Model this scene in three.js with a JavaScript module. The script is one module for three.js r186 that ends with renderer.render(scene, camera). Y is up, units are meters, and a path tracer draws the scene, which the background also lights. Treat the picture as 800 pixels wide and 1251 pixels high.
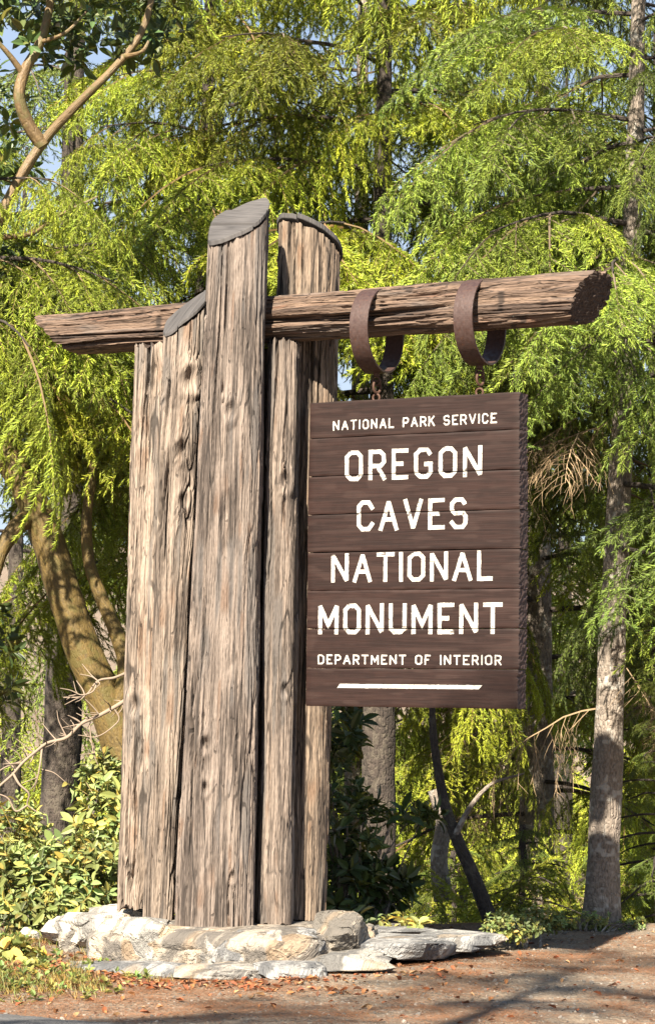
import * as THREE from 'three';
import { toCreasedNormals } from 'three/addons/utils/BufferGeometryUtils.js';
import { ImprovedNoise } from 'three/addons/math/ImprovedNoise.js';

// ---------------------------------------------------------------- camera, sky, sun, exposure
const scene = new THREE.Scene();
const EYE = new THREE.Vector3(0, 1.35, 12), FOCAL = 2900;            // focal length in photo pixels (photo 800 x 1251)
const camera = new THREE.PerspectiveCamera(2 * Math.atan(625.5 / FOCAL) * 180 / Math.PI, 800 / 1251, 0.1, 600);
camera.position.copy(EYE);
camera.rotation.order = 'YXZ';
camera.rotation.set(Math.atan(226.5 / FOCAL), 0, 0.0125);
camera.updateMatrixWorld(true);
const SUN = new THREE.Vector3(-0.25, 0.655, 0.71).normalize();

const renderer = new THREE.WebGLRenderer({ antialias: true });
renderer.toneMapping = THREE.LinearToneMapping;
renderer.toneMappingExposure = 4.05;
renderer.shadowMap.enabled = true;

function skyTexture() {                                              // clear pale-blue air with thin high haze
  const W = 512, H = 256, d = new Float32Array(W * H * 4), N = new ImprovedNoise();
  for (let r = 0; r < H; r++) for (let c = 0; c < W; c++) {
    const el = ((r + 0.5) / H - 0.5) * Math.PI, az = ((c + 0.5) / W - 0.5) * 2 * Math.PI;
    const y = Math.max(0, Math.sin(el)), k = Math.pow(1 - y, 3);
    const x = Math.cos(az) * Math.cos(el), z = Math.sin(az) * Math.cos(el);
    const veil = 0.5 + 0.5 * N.noise(x * 2 + 3, y * 5, z * 2) + 0.3 * N.noise(x * 5, y * 11, z * 5 + 7);
    const cosS = Math.max(0, x * SUN.x + Math.sin(el) * SUN.y + z * SUN.z), halo = 0.25 * Math.pow(cosS, 12);
    const b = [0.20 + 0.36 * k, 0.33 + 0.35 * k, 0.58 + 0.22 * k], w = Math.min(1, 0.28 * veil + halo);
    const i = (r * W + c) * 4;
    d[i] = b[0] + (0.80 - b[0]) * w; d[i + 1] = b[1] + (0.84 - b[1]) * w; d[i + 2] = b[2] + (0.88 - b[2]) * w; d[i + 3] = 1;
  }
  const t = new THREE.DataTexture(d, W, H, THREE.RGBAFormat, THREE.FloatType);
  t.mapping = THREE.EquirectangularReflectionMapping; t.magFilter = THREE.LinearFilter; t.needsUpdate = true;
  return t;
}
scene.background = scene.environment = skyTexture();
scene.environmentIntensity = scene.backgroundIntensity = 0.34;
const sun = new THREE.DirectionalLight(new THREE.Color(1.0, 0.90, 0.74), 5.0);
sun.position.copy(SUN).multiplyScalar(40); sun.castShadow = true; sun.shadow.radius = 1.5;
sun.shadow.mapSize.set(4096, 4096);
Object.assign(sun.shadow.camera, { left: -18, right: 18, top: 18, bottom: -18, near: 1, far: 90 });
scene.add(sun, sun.target);

// ---------------------------------------------------------------- helpers
const PN = new ImprovedNoise(), noise = (x, y, z) => PN.noise(x + 31.7, y + 11.3, z + 5.1);
const clamp = (x, a = 0, b = 1) => Math.min(b, Math.max(a, x)), lerp = (a, b, t) => a + (b - a) * t;
const smooth = (a, b, x) => { const t = clamp((x - a) / (b - a)); return t * t * (3 - 2 * t); };
function rng(seed) { let a = seed >>> 0; return () => { a = (a + 0x6D2B79F5) | 0; let t = Math.imul(a ^ (a >>> 15), 1 | a); t = (t + Math.imul(t ^ (t >>> 7), 61 | t)) ^ t; return ((t ^ (t >>> 14)) >>> 0) / 4294967296; }; }
const V = (x, y, z) => new THREE.Vector3(x, y, z), UP = V(0, 1, 0);
const ray = (px, py) => V(px - 400, 625.5 - py, -FOCAL).applyQuaternion(camera.quaternion);
const at = (px, py, depth) => { const r = ray(px, py); return EYE.clone().addScaledVector(r, depth / -r.z); };         // point at a known distance
const onY = (px, py, y) => { const r = ray(px, py); return EYE.clone().addScaledVector(r, (y - EYE.y) / r.y); };         // point on a level surface
const onPlane = (px, py, q, n) => { const r = ray(px, py); return EYE.clone().addScaledVector(r, q.clone().sub(EYE).dot(n) / r.dot(n)); };
const taken = new Map();
const numbered = (name) => { const k = taken.get(name) ?? 0; taken.set(name, k + 1); return k ? name + '_' + String(k).padStart(3, '0') : name; };
function tag(o, label, category, group, kind) { Object.assign(o.userData, { label, category }); if (group) o.userData.group = group; if (kind) o.userData.kind = kind; return o; }
function thing(name, label, category, pos, group) { const g = new THREE.Group(); g.name = numbered(name); if (pos) g.position.copy(pos); scene.add(g); return tag(g, label, category, group); }
function mesh(name, geo, mat, parent) {
  const m = new THREE.Mesh(geo, mat); m.castShadow = m.receiveShadow = true;
  m.name = parent ? name : numbered(name); (parent ?? scene).add(m); return m;
}
const structure = (m, label, category) => { Object.assign(m.userData, { kind: 'structure', label, category }); return m; };
function copies(name, geo, mat, list, parent) {                        // list: [matrix, colour?]
  const m = new THREE.InstancedMesh(geo, mat, list.length); m.castShadow = m.receiveShadow = true; m.name = parent ? name : numbered(name);
  list.forEach(([mx, c], i) => { m.setMatrixAt(i, mx); if (c) m.setColorAt(i, c); });
  m.userData.kind = 'stuff'; (parent ?? scene).add(m); return m;
}
function dataTex(W, H, fn, srgb = false, repeat = [1, 1]) {            // fn(x, y) -> linear rgb
  const d = new Uint8Array(W * H * 4), enc = srgb ? (v) => { v = clamp(v); return 255 * (v <= 0.0031308 ? 12.92 * v : 1.055 * Math.pow(v, 1 / 2.4) - 0.055); } : (v) => 255 * clamp(v);
  for (let y = 0; y < H; y++) for (let x = 0; x < W; x++) { const c = fn(x, y), i = (y * W + x) * 4; d[i] = enc(c[0]); d[i + 1] = enc(c[1]); d[i + 2] = enc(c[2]); d[i + 3] = 255; }
  const t = new THREE.DataTexture(d, W, H); t.magFilter = THREE.LinearFilter; t.minFilter = THREE.LinearMipmapLinearFilter; t.generateMipmaps = true;
  t.wrapS = t.wrapT = THREE.RepeatWrapping; t.repeat.set(...repeat); if (srgb) t.colorSpace = THREE.SRGBColorSpace; t.needsUpdate = true; return t;
}
// tileable value noise, px x py lattice cells over the unit square
function tileNoise(seed) {
  const h = (x, y) => { let n = Math.imul(x, 374761393) + Math.imul(y, 668265263) + Math.imul(seed, 974634777); n = Math.imul(n ^ (n >>> 13), 1274126177); return ((n ^ (n >>> 16)) >>> 0) / 4294967296; };
  return (u, v, px, py) => {
    const x = u * px, y = v * py, ix = Math.floor(x), iy = Math.floor(y), fx = x - ix, fy = y - iy, sx = fx * fx * (3 - 2 * fx), sy = fy * fy * (3 - 2 * fy);
    const m = (a, b) => ((a % b) + b) % b, x0 = m(ix, px), x1 = m(ix + 1, px), y0 = m(iy, py), y1 = m(iy + 1, py);
    return lerp(lerp(h(x0, y0), h(x1, y0), sx), lerp(h(x0, y1), h(x1, y1), sx), sy);
  };
}
const mix3 = (a, b, t) => [lerp(a[0], b[0], t), lerp(a[1], b[1], t), lerp(a[2], b[2], t)];

// ---------------------------------------------------------------- wood, bark, rock textures
function fibreMaps(seed, W, H, pal) {                                  // a 1 m x 2 m tile of long fibres
  const a = tileNoise(seed), b = tileNoise(seed + 1), c = tileNoise(seed + 2), d = tileNoise(seed + 3), e = tileNoise(seed + 4);
  const hgt = new Float32Array(W * H);
  const col = dataTex(W, H, (x, y) => {
    const u = x / W, v = y / H, w = u + 0.012 * (a(u, v, 4, 5) - 0.5) + 0.004 * (b(u, v, 9, 24) - 0.5);
    const f1 = a(w, v, 150, 7), f2 = b(w, v, 330, 14), f3 = c(w, v, 500, 90), strip = d(w, v, 40, 4), patch = e(u, v, 6, 5), p2 = c(u, v, 11, 17);
    const fib = 0.42 * f1 + 0.36 * f2 + 0.22 * f3;
    const cont = (n, h) => smooth(h, h * 0.3, Math.abs(n - 0.5));             // thin wavy drying checks along the grain
    const line = Math.max(cont(a(w, v, 36, 4), 0.045) * smooth(0.35, 0.55, b(u, v, 14, 6)), 0.9 * cont(d(w, v, 66, 6), 0.05) * smooth(0.4, 0.6, c(u, v, 18, 8)), 0.7 * cont(e(w, v, 110, 12), 0.06) * smooth(0.45, 0.65, a(u, v, 22, 14)));
    let k = mix3(pal[0], pal[1], smooth(0.27, 0.68, 0.60 * fib + 0.24 * strip + 0.16 * patch));
    k = mix3(k, pal[2], smooth(0.62, 0.84, strip) * smooth(0.4, 0.75, p2) * 0.6);
    k = mix3(k, pal[3], smooth(0.5, 0.7, b(w, v, 44, 5)) * smooth(0.4, 0.6, patch) * 0.75);
    k = mix3(k, pal[4], line * 0.8);
    hgt[y * W + x] = 0.7 * fib + 0.3 * f3 - 0.6 * line + 0.25;
    return k;
  }, true);
  const bump = dataTex(W, H, (x, y) => { const h = hgt[y * W + x]; return [h, h, h]; });
  col.repeat.set(1, 0.5); bump.repeat.set(1, 0.5);
  return [col, bump];
}
const [woodMap, woodBump] = fibreMaps(11, 1024, 2048, [[0.050, 0.0375, 0.030], [0.280, 0.228, 0.188], [0.15, 0.084, 0.048], [0.115, 0.104, 0.096], [0.012, 0.008, 0.006]]);
const M = {};
M.timber = new THREE.MeshStandardMaterial({ map: woodMap, bumpMap: woodBump, bumpScale: 0.006, roughness: 0.92, name: 'weathered cedar' });
{
  const [m2, b2] = fibreMaps(47, 1024, 2048, [[0.045, 0.028, 0.020], [0.165, 0.112, 0.080], [0.13, 0.062, 0.037], [0.12, 0.095, 0.080], [0.014, 0.009, 0.007]]);
  M.beam = new THREE.MeshStandardMaterial({ color: new THREE.Color(0.85, 0.82, 0.80), map: m2, bumpMap: b2, bumpScale: 0.007, roughness: 0.9, name: 'beam cedar' });
  const a = tileNoise(5), b = tileNoise(6);
  const g = dataTex(512, 512, (x, y) => { const u = x / 512, v = y / 512, f = 0.6 * a(u, v, 8, 120) + 0.4 * b(u, v, 14, 230), p = b(u, v, 5, 5); return mix3([0.018, 0.016, 0.016], [0.082, 0.075, 0.073], 0.65 * f + 0.35 * p); }, true);
  const gb = dataTex(512, 512, (x, y) => { const u = x / 512, v = y / 512, f = 0.6 * a(u, v, 8, 120) + 0.4 * b(u, v, 14, 230); return [f, f, f]; });
  M.cap = new THREE.MeshStandardMaterial({ map: g, bumpMap: gb, bumpScale: 0.004, roughness: 0.8, name: 'grey cap boards' });
  const e = dataTex(512, 512, (x, y) => { const u = x / 512, v = y / 512, r = Math.hypot(u - 0.5, v - 0.5) * 60 + 3 * a(u, v, 6, 6), k = 0.5 + 0.5 * Math.sin(r * 3); return mix3([0.018, 0.011, 0.008], [0.058, 0.036, 0.025], 0.6 * k + 0.4 * b(u, v, 60, 60)); }, true);
  M.endGrain = new THREE.MeshStandardMaterial({ map: e, bumpMap: gb, bumpScale: 0.006, roughness: 0.95, name: 'end grain' });
}
function barkMaps(seed, c0, c1, c2) {                                  // a 1 m tile of plated bark
  const a = tileNoise(seed), b = tileNoise(seed + 1), c = tileNoise(seed + 2), S = 512;
  const h = (u, v) => { const w = u + 0.03 * (b(u, v, 7, 7) - 0.5); const r = Math.abs(a(w, v, 44, 15) - 0.5) * 2, r2 = Math.abs(c(w, v, 80, 34) - 0.5) * 2; return 0.45 * smooth(0, 0.35, r) + 0.3 * smooth(0, 0.4, r2) + 0.25 * b(w, v, 170, 120); };
  const map = dataTex(S, S, (x, y) => { const u = x / S, v = y / S; return mix3(mix3(c0, c1, clamp(-0.05 + 0.6 * c(u, v, 90, 50) + 0.5 * a(u, v, 190, 110) + 0.3 * (b(u, v, 9, 9) - 0.5))), c2, smooth(0.55, 0.72, 0.5 * b(u, v, 7, 12) + 0.5 * c(u, v, 34, 40)) * 0.85); }, true);
  const bump = dataTex(S, S, (x, y) => { const k = h(x / S, y / S); return [k, k, k]; });
  return { map, bumpMap: bump, bumpScale: 0.012, roughness: 0.95 };
}
M.barkPale = new THREE.MeshStandardMaterial({ ...barkMaps(71, [0.10, 0.080, 0.065], [0.27, 0.225, 0.185], [0.33, 0.305, 0.27]), name: 'pale fir bark' });
M.barkDark = new THREE.MeshStandardMaterial({ ...barkMaps(81, [0.022, 0.017, 0.014], [0.062, 0.047, 0.038], [0.075, 0.062, 0.048]), name: 'dark fir bark' });
{
  const m = barkMaps(91, [0.080, 0.050, 0.021], [0.185, 0.122, 0.054], [0.10, 0.085, 0.03]);
  M.madrone = new THREE.MeshStandardMaterial({ ...m, bumpScale: 0.003, roughness: 0.6, name: 'madrone bark' });
  const o = barkMaps(95, [0.052, 0.034, 0.009], [0.135, 0.088, 0.020], [0.085, 0.066, 0.014]);
  M.madroneMossy = new THREE.MeshStandardMaterial({ ...o, bumpScale: 0.004, roughness: 0.75, name: 'mossy madrone bark' });
}
{
  const a = tileNoise(121), b = tileNoise(122), c = tileNoise(123), S = 1024;
  const map = dataTex(S, S, (x, y) => {
    const u = x / S, v = y / S, n = 0.5 * a(u, v, 9, 9) + 0.3 * b(u, v, 26, 26) + 0.2 * c(u, v, 90, 90);
    let k = mix3([0.11, 0.108, 0.106], [0.30, 0.285, 0.262], smooth(0.3, 0.62, n));
    k = mix3(k, [0.25, 0.185, 0.12], smooth(0.58, 0.75, b(u, v, 7, 7)) * 0.6);
    k = mix3(k, [0.10, 0.088, 0.073], smooth(0.66, 0.76, c(u, v, 30, 30)) * smooth(0.4, 0.6, a(u, v, 5, 5)) * 0.8);
    k = mix3(k, [0.035, 0.028, 0.022], smooth(0.035, 0.012, Math.abs(a(u + 0.03 * b(u, v, 8, 8), v, 12, 9) - 0.5)) * smooth(0.5, 0.65, b(u, v, 9, 9)) * 0.6);
    return k;
  }, true);
  const bump = dataTex(S, S, (x, y) => { const u = x / S, v = y / S, k = 0.4 * a(u, v, 20, 20) + 0.35 * b(u, v, 55, 55) + 0.25 * c(u, v, 200, 200); return [k, k, k]; });
  M.rock = new THREE.MeshStandardMaterial({ map, bumpMap: bump, bumpScale: 0.02, roughness: 0.95, vertexColors: true, name: 'pale stone' });
}
{
  const a = tileNoise(201), b = tileNoise(202), c = tileNoise(203), S = 1024;   // 2 m tile
  const map = dataTex(S, S, (x, y) => {
    const u = x / S, v = y / S; let k = mix3([0.082, 0.058, 0.039], [0.225, 0.172, 0.120], 0.45 * a(u, v, 220, 220) + 0.35 * b(u, v, 90, 90) + 0.2 * c(u, v, 12, 12));
    k = mix3(k, [0.16, 0.080, 0.038], smooth(0.45, 0.75, c(u, v, 17, 17)) * smooth(0.3, 0.6, b(u, v, 130, 130)) * 0.55);
    k = mix3(k, [0.28, 0.25, 0.21], smooth(0.83, 0.88, a(u, v, 150, 150)) * 0.9);
    return mix3(k, [0.05, 0.036, 0.028], smooth(0.8, 0.86, b(u, v, 180, 180)) * 0.7);
  }, true, [0.5, 0.5]);
  const bump = dataTex(S, S, (x, y) => { const u = x / S, v = y / S, k = 0.5 * a(u, v, 180, 180) + 0.5 * b(u, v, 80, 80); return [k, k, k]; }, false, [0.5, 0.5]);
  M.gravel = new THREE.MeshStandardMaterial({ map, bumpMap: bump, bumpScale: 0.012, roughness: 1, name: 'gravelly soil' });
  const am = dataTex(512, 512, (x, y) => { const u = x / 512, v = y / 512, k = 0.03 + 0.06 * a(u, v, 200, 200) + 0.03 * b(u, v, 20, 20); return [k, k * 0.96, k * 0.94]; }, true);
  M.asphalt = new THREE.MeshStandardMaterial({ map: am, bumpMap: bump, bumpScale: 0.01, roughness: 0.95, name: 'old asphalt' });
}
console.log('textures done');

// ---------------------------------------------------------------- ground
const groundY = (x, z) => {
  const lip = -2.35 - 0.25 * Math.sin(x * 0.9 + 0.6) - 0.15 * noise(x * 1.3, 0, 3), back = Math.max(0, lip - z);
  let y = -0.22 * Math.min(back, 0.6) - 0.26 * Math.max(0, Math.min(back, 8) - 0.6) + 0.085 * Math.max(0, back - 13);
  y += 0.022 * noise(x * 0.9, z * 0.9, 1) + 0.010 * noise(x * 3.1, z * 3.1, 2) + 0.004 * noise(x * 9, z * 9, 4);
  y += 0.05 * smooth(-0.7, -2.0, x) * smooth(2.0, 0.2, z);
  return y + 0.3 * smooth(2, 12, back) * noise(x * 0.25, z * 0.25, 8);
};
{
  const xs = [], zs = [];
  for (let x = -120; x < -14; x += 8) xs.push(x); for (let x = -14; x < -5; x += 0.5) xs.push(x); for (let x = -5; x < 5; x += 0.06) xs.push(x); for (let x = 5; x < 14; x += 0.5) xs.push(x); for (let x = 14; x <= 120; x += 8) xs.push(x);
  for (let z = 40; z > 4; z -= 2) zs.push(z); for (let z = 4; z > -5; z -= 0.06) zs.push(z); for (let z = -5; z > -30; z -= 0.6) zs.push(z); for (let z = -30; z >= -240; z -= 6) zs.push(z);
  const p = [], uv = [], idx = [];
  for (const z of zs) for (const x of xs) { p.push(x, groundY(x, z), z); uv.push(x, -z); }
  const n = xs.length;
  for (let r = 0; r + 1 < zs.length; r++) for (let c = 0; c + 1 < n; c++) { const i = r * n + c; idx.push(i, i + 1, i + n, i + 1, i + n + 1, i + n); }
  const g = new THREE.BufferGeometry(); g.setAttribute('position', new THREE.Float32BufferAttribute(p, 3)); g.setAttribute('uv', new THREE.Float32BufferAttribute(uv, 2)); g.setIndex(idx); g.computeVertexNormals();
  structure(mesh('ground', g, M.gravel), 'brown gravelly soil strewn with needles', 'ground');
}
{ // broken edge of the asphalt road in the lower corner
  const e0 = onY(-160, 1230, 0.01), e1 = onY(270, 1258, 0.01), N = 70, p = [], uv = [], idx = [], away = V(0.1, 0, 1).normalize();
  for (let i = 0; i <= N; i++) {
    const t = i / N, e = e0.clone().lerp(e1, t); e.z += 0.05 * noise(t * 14, 0, 1) + 0.02 * noise(t * 50, 0, 2);
    for (const [k, dy] of [[0, -0.03], [0.012, 0.010], [0.3, 0.024], [1.2, 0.032], [6, 0.04]]) { const q = e.clone().addScaledVector(away, k); p.push(q.x, Math.max(groundY(q.x, q.z), k > 1 ? -1 : 0) + dy + (k > 0.1 ? 0.012 : 0), q.z); uv.push(q.x, q.z); }
  }
  for (let i = 0; i < N; i++) for (let k = 0; k < 4; k++) { const a = i * 5 + k; idx.push(a, a + 1, a + 5, a + 1, a + 6, a + 5); }
  const g = new THREE.BufferGeometry(); g.setAttribute('position', new THREE.Float32BufferAttribute(p, 3)); g.setAttribute('uv', new THREE.Float32BufferAttribute(uv, 2)); g.setIndex(idx); g.computeVertexNormals();
  structure(mesh('road', g, M.asphalt), 'grey asphalt road edge', 'road');
}

// ---------------------------------------------------------------- logs: a swept, fissured timber with oblique ends
function logGeo(o) {
  const { p0, p1, A, w, d, pow = 3, cut0 = () => 0, cut1 = () => 0, na = 270, nl = 270, amp = 1, seed = 1, knots = [], ragged = 0.012, bow = 0, st = 1.7 } = o;
  const Z = p1.clone().sub(p0), L = Z.length(); Z.normalize();
  const a0 = A.clone().addScaledVector(Z, -A.dot(Z)).normalize(), b0 = a0.clone().cross(Z).normalize();
  const pos = [], uv = [], idx = [], cs = [], sn = [], arc = [];
  let acc = 0, px, py;
  for (let j = 0; j <= na; j++) {
    const f = j / na * 2 * Math.PI - Math.PI * 0.5 - 1.7, c = Math.cos(f), s = Math.sin(f), x = Math.sign(c) * Math.abs(c) ** (2 / pow), y = Math.sign(s) * Math.abs(s) ** (2 / pow);
    cs.push(x); sn.push(y);
    const X = x * (w[0] + w[1]) / 4, Y = y * (d[0] + d[1]) / 4;
    if (j) acc += Math.hypot(X - px, Y - py);
    arc.push(acc); px = X; py = Y;
  }
  const S = seed * 17.3;
  for (let i = 0; i <= nl; i++) {
    const t = i / nl;
    for (let j = 0; j <= na; j++) {
      const hw = lerp(w[0], w[1], t) / 2, hd = lerp(d[0], d[1], t) / 2, a = cs[j] * hw, b = sn[j] * hd;
      const r = Math.hypot(a / hw, b / hd), l0 = cut0(a, b), l1 = L + cut1(a, b);
      let l = l0 + (l1 - l0) * t;
      const mx = cs[j] * (w[0] + w[1]) / 4, my = sn[j] * (d[0] + d[1]) / 4;
      let gx = mx + 0.018 * noise(mx * 3 + S, my * 3, l * 1.3), gy = my + 0.018 * noise(mx * 3, my * 3 + S, l * 1.3 + 9), kn = 0;
      for (const [ka, kl, kr, kd] of knots) {                         // [arc position, height, radius, depth]
        let ds = arc[j] - ka * acc, dl = l - kl; if (ds > acc / 2) ds -= acc; if (ds < -acc / 2) ds += acc;
        const q = Math.hypot(ds, dl * 0.55) / kr; if (q > 4) continue;
        const push = 0.8 * kr * Math.exp(-q * q * 0.5) * Math.sign(ds || 1); gx -= push * 0.7; gy -= push * 0.3;
        kn += kd * (0.7 * Math.exp(-((q - 1) ** 2) * 5) - 1.6 * Math.exp(-q * q * 3));
      }
      const n1 = noise(gx / 0.026 + S, gy / 0.026, l / 0.42 / st), n2 = noise(gx / 0.013, gy / 0.013 + S, l / 0.16 / st), n3 = noise(gx / 0.05 + S, gy / 0.05, l / 0.5 / st);
      const n5 = noise(gx / 0.019 + 40, gy / 0.019 + S, l / 0.6 / st);
      const ridge = clamp(1 - Math.abs(n1) * 8) ** 1.3 * smooth(-0.1, 0.3, noise(gx * 6, gy * 6 + S, l * 1.1)), ridge2 = clamp(1 - Math.abs(n5) * 9), deep = clamp(1 - Math.abs(noise(gx / 0.055 + 90, gy / 0.055 + S, l / 2.2)) * 20) * smooth(-0.1, 0.12, noise(gx * 5 + 3, gy * 5, l * 0.45 + S));
      const flake = smooth(0.03, 0.06, n3) * 0.006 + smooth(0.1, 0.12, noise(gx / 0.03 + 7, gy / 0.03 + S, l / 0.8)) * 0.003;
      let e = amp * (flake - 0.016 * ridge - 0.008 * ridge2 - 0.05 * deep + 0.0015 * n2 + 0.012 * noise(mx * 5 + S, my * 5, l * 0.9) + 0.004 * noise(mx * 14, my * 14, l * 2.5 + S)) + kn;
      const nx = cs[j] * Math.abs(cs[j]) ** (pow - 2), ny = sn[j] * Math.abs(sn[j]) ** (pow - 2), nn = Math.hypot(nx / hw, ny / hd) || 1;
      if (i === 0 || i === nl) l += (i ? 1 : -1) * ragged * (0.5 * n2 + n1);
      const A2 = a + e * nx / hw / nn, B2 = b + e * ny / hd / nn, bw = bow * Math.sin(Math.PI * t);
      pos.push(p0.x + Z.x * l + a0.x * (A2 + bw) + b0.x * B2, p0.y + Z.y * l + a0.y * (A2 + bw) + b0.y * B2, p0.z + Z.z * l + a0.z * (A2 + bw) + b0.z * B2);
      uv.push(arc[j] + seed * 0.37, l + seed * 0.61);
    }
  }
  const n = na + 1;
  for (let i = 0; i < nl; i++) for (let j = 0; j < na; j++) { const k = i * n + j; idx.push(k, k + n, k + 1, k + 1, k + n, k + n + 1); }
  const sideCount = idx.length;
  for (const end of [0, nl]) {                                         // end faces: rings closing to the middle
    const K = 9; let prev = -1; const row = end * n;
    let cx = 0, cy = 0, cz = 0; for (let j = 0; j < na; j++) { const k = (row + j) * 3; cx += pos[k]; cy += pos[k + 1]; cz += pos[k + 2]; } cx /= na; cy /= na; cz /= na;
    const sm = []; for (let j = 0; j <= na; j++) { const v = [0, 0, 0]; for (let w2 = -16; w2 <= 16; w2++) { const k = (row + ((j + w2) % na + na) % na) * 3; for (let c = 0; c < 3; c++) v[c] += pos[k + c] / 33; } sm.push(v); }
    for (let q = 0; q <= K; q++) {
      const s = 1 - q / K, start = pos.length / 3;
      for (let j = 0; j <= na; j++) {
        const k = (row + j) * 3, an = j / na * 2 * Math.PI, e = q ? (0.010 * noise(Math.cos(an) * s * 5, Math.sin(an) * s * 5, seed) + 0.005 * noise(Math.cos(an) * s * 16, Math.sin(an) * s * 16, seed)) : 0;
        const bl = q ? 0 : 1, bx = lerp(sm[j][0], pos[k], bl), by = lerp(sm[j][1], pos[k + 1], bl), bz = lerp(sm[j][2], pos[k + 2], bl); pos.push(cx + (bx - cx) * s + Z.x * e, cy + (by - cy) * s + Z.y * e, cz + (bz - cz) * s + Z.z * e);
        const f = j / na * 2 * Math.PI; uv.push(0.5 + 0.3 * s * Math.cos(f), 0.5 + 0.3 * s * Math.sin(f));
      }
      if (prev >= 0) for (let j = 0; j < na; j++) { const a = prev + j, b = start + j; end ? idx.push(a, b, a + 1, a + 1, b, b + 1) : idx.push(a, a + 1, b, a + 1, b + 1, b); }
      prev = start;
    }
  }
  const g = new THREE.BufferGeometry();
  g.setAttribute('position', new THREE.Float32BufferAttribute(pos, 3)); g.setAttribute('uv', new THREE.Float32BufferAttribute(uv, 2)); g.setIndex(idx);
  g.addGroup(0, sideCount, 0); g.addGroup(sideCount, idx.length - sideCount, 1); g.computeVertexNormals();
  const N = g.attributes.normal;
  for (let i = 0; i <= nl; i++) { const k = i * n, m = k + na, v = V(N.getX(k) + N.getX(m), N.getY(k) + N.getY(m), N.getZ(k) + N.getZ(m)).normalize(); N.setXYZ(k, v.x, v.y, v.z); N.setXYZ(m, v.x, v.y, v.z); }
  g.userData.frame = { p0, Z, a0, b0, L };
  return g;
}
function clipPoly(poly, nx, ny, c) {                                    // keep nx*x + ny*y <= c
  const out = [];
  poly.forEach((p, i) => { const q = poly[(i + 1) % poly.length], dp = nx * p[0] + ny * p[1] - c, dq = nx * q[0] + ny * q[1] - c; if (dp <= 0) out.push(p); if (dp * dq < 0) { const t = dp / (dp - dq); out.push([lerp(p[0], q[0], t), lerp(p[1], q[1], t)]); } });
  return out;
}
function capBoards(frame, w, d, pow, cut, thick, seams, angle, parent, over = 1.06, ruff = 0.006) {
  const outline = []; for (let j = 0; j < 64; j++) { const f = j / 64 * 2 * Math.PI, c = Math.cos(f), s = Math.sin(f), k = over + ruff * 6 * noise(c * 3, s * 3, w * 50); outline.push([Math.sign(c) * Math.abs(c) ** (2 / pow) * w / 2 * k, Math.sign(s) * Math.abs(s) ** (2 / pow) * d / 2 * k]); }
  const nx = Math.cos(angle), ny = Math.sin(angle), edges = [-9, ...seams, 9];
  for (let i = 0; i + 1 < edges.length; i++) {
    const poly = clipPoly(clipPoly(outline, nx, ny, edges[i + 1] - 0.0045), -nx, -ny, -edges[i] - 0.0045); if (poly.length < 3) continue;
    const g = new THREE.ExtrudeGeometry(new THREE.Shape(poly.map((p) => new THREE.Vector2(...p))), { depth: thick, bevelEnabled: true, bevelSize: 0.003, bevelThickness: 0.004, bevelSegments: 2, steps: 1 });
    const P = g.attributes.position, U = g.attributes.uv, lift = [0, 0.010, -0.003][i % 3];
    for (let k = 0; k < P.count; k++) {
      const a = P.getX(k), b = P.getY(k), h = P.getZ(k), l = frame.L + cut(a, b) + h + 0.012 + lift + 0.004 * noise(a * 25, b * 25, i);
      P.setXYZ(k, ...frame.p0.clone().addScaledVector(frame.Z, l).addScaledVector(frame.a0, a).addScaledVector(frame.b0, b).toArray());
      U.setXY(k, (ny * a - nx * b) * 1.6 + i * 0.3, (nx * a + ny * b) * 1.6);
    }
    g.computeVertexNormals(); mesh('cap_board', g, M.cap, parent);
  }
}

// ---------------------------------------------------------------- the frame of the sign
const TH = 28 * Math.PI / 180, U = V(Math.cos(TH), 0, Math.sin(TH)), Nn = V(-Math.sin(TH), 0, Math.cos(TH)), Q = V(0.434, 1.35, 0);
const rowPlane = (n) => Q.clone().addScaledVector(Nn, n);
const frame = thing('timber_sign_frame', 'five upright weathered cedar timbers carrying a long horizontal log arm', 'sign post', V(-0.45, 0, -0.2));
const put = (name, geo, mat) => { geo.translate(0.45, 0, 0.2); return mesh(name, geo, mat, frame); };
function timber(o) {
  const pl = rowPlane(o.row), yb = o.yb, cb = onPlane((o.bot[0] + o.bot[1]) / 2, o.bot[2], pl, Nn), ct = onPlane((o.top[0] + o.top[1]) / 2, o.top[2], pl, Nn);
  const wb = (o.bot[1] - o.bot[0]) / FOCAL * (12 - cb.z), wt = (o.top[1] - o.top[0]) / FOCAL * (12 - ct.z);
  const A = V(Math.cos(o.yaw ?? 0.1), 0, Math.sin(o.yaw ?? 0.1)), k = o.d ?? 0.85;
  cb.y -= 0.03;
  const spec = { p0: cb, p1: ct, A, w: [wb, wt], d: [wb * k, wt * k], pow: o.pow ?? 3.8, cut1: o.cut, cut0: o.cut0, seed: o.seed, knots: o.knots, amp: o.amp ?? 1, ragged: o.ragged ?? 0.012, bow: o.bow ?? 0 };
  const g = logGeo(spec), f = g.userData.frame;
  const tm = M.timber.clone(); tm.color = new THREE.Color(...(o.tint ?? [1, 1, 1])).multiplyScalar(0.84); const m = put('timber', g, [tm, M.endGrain]);
  if (o.cap) capBoards({ ...f, p0: f.p0.clone().add(V(0.45, 0, 0.2)) }, wt, wt * k, o.pow ?? 3.2, o.cut, o.cap.thick, o.cap.seams, o.cap.angle, m, o.cap.over);
  return m;
}
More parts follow.
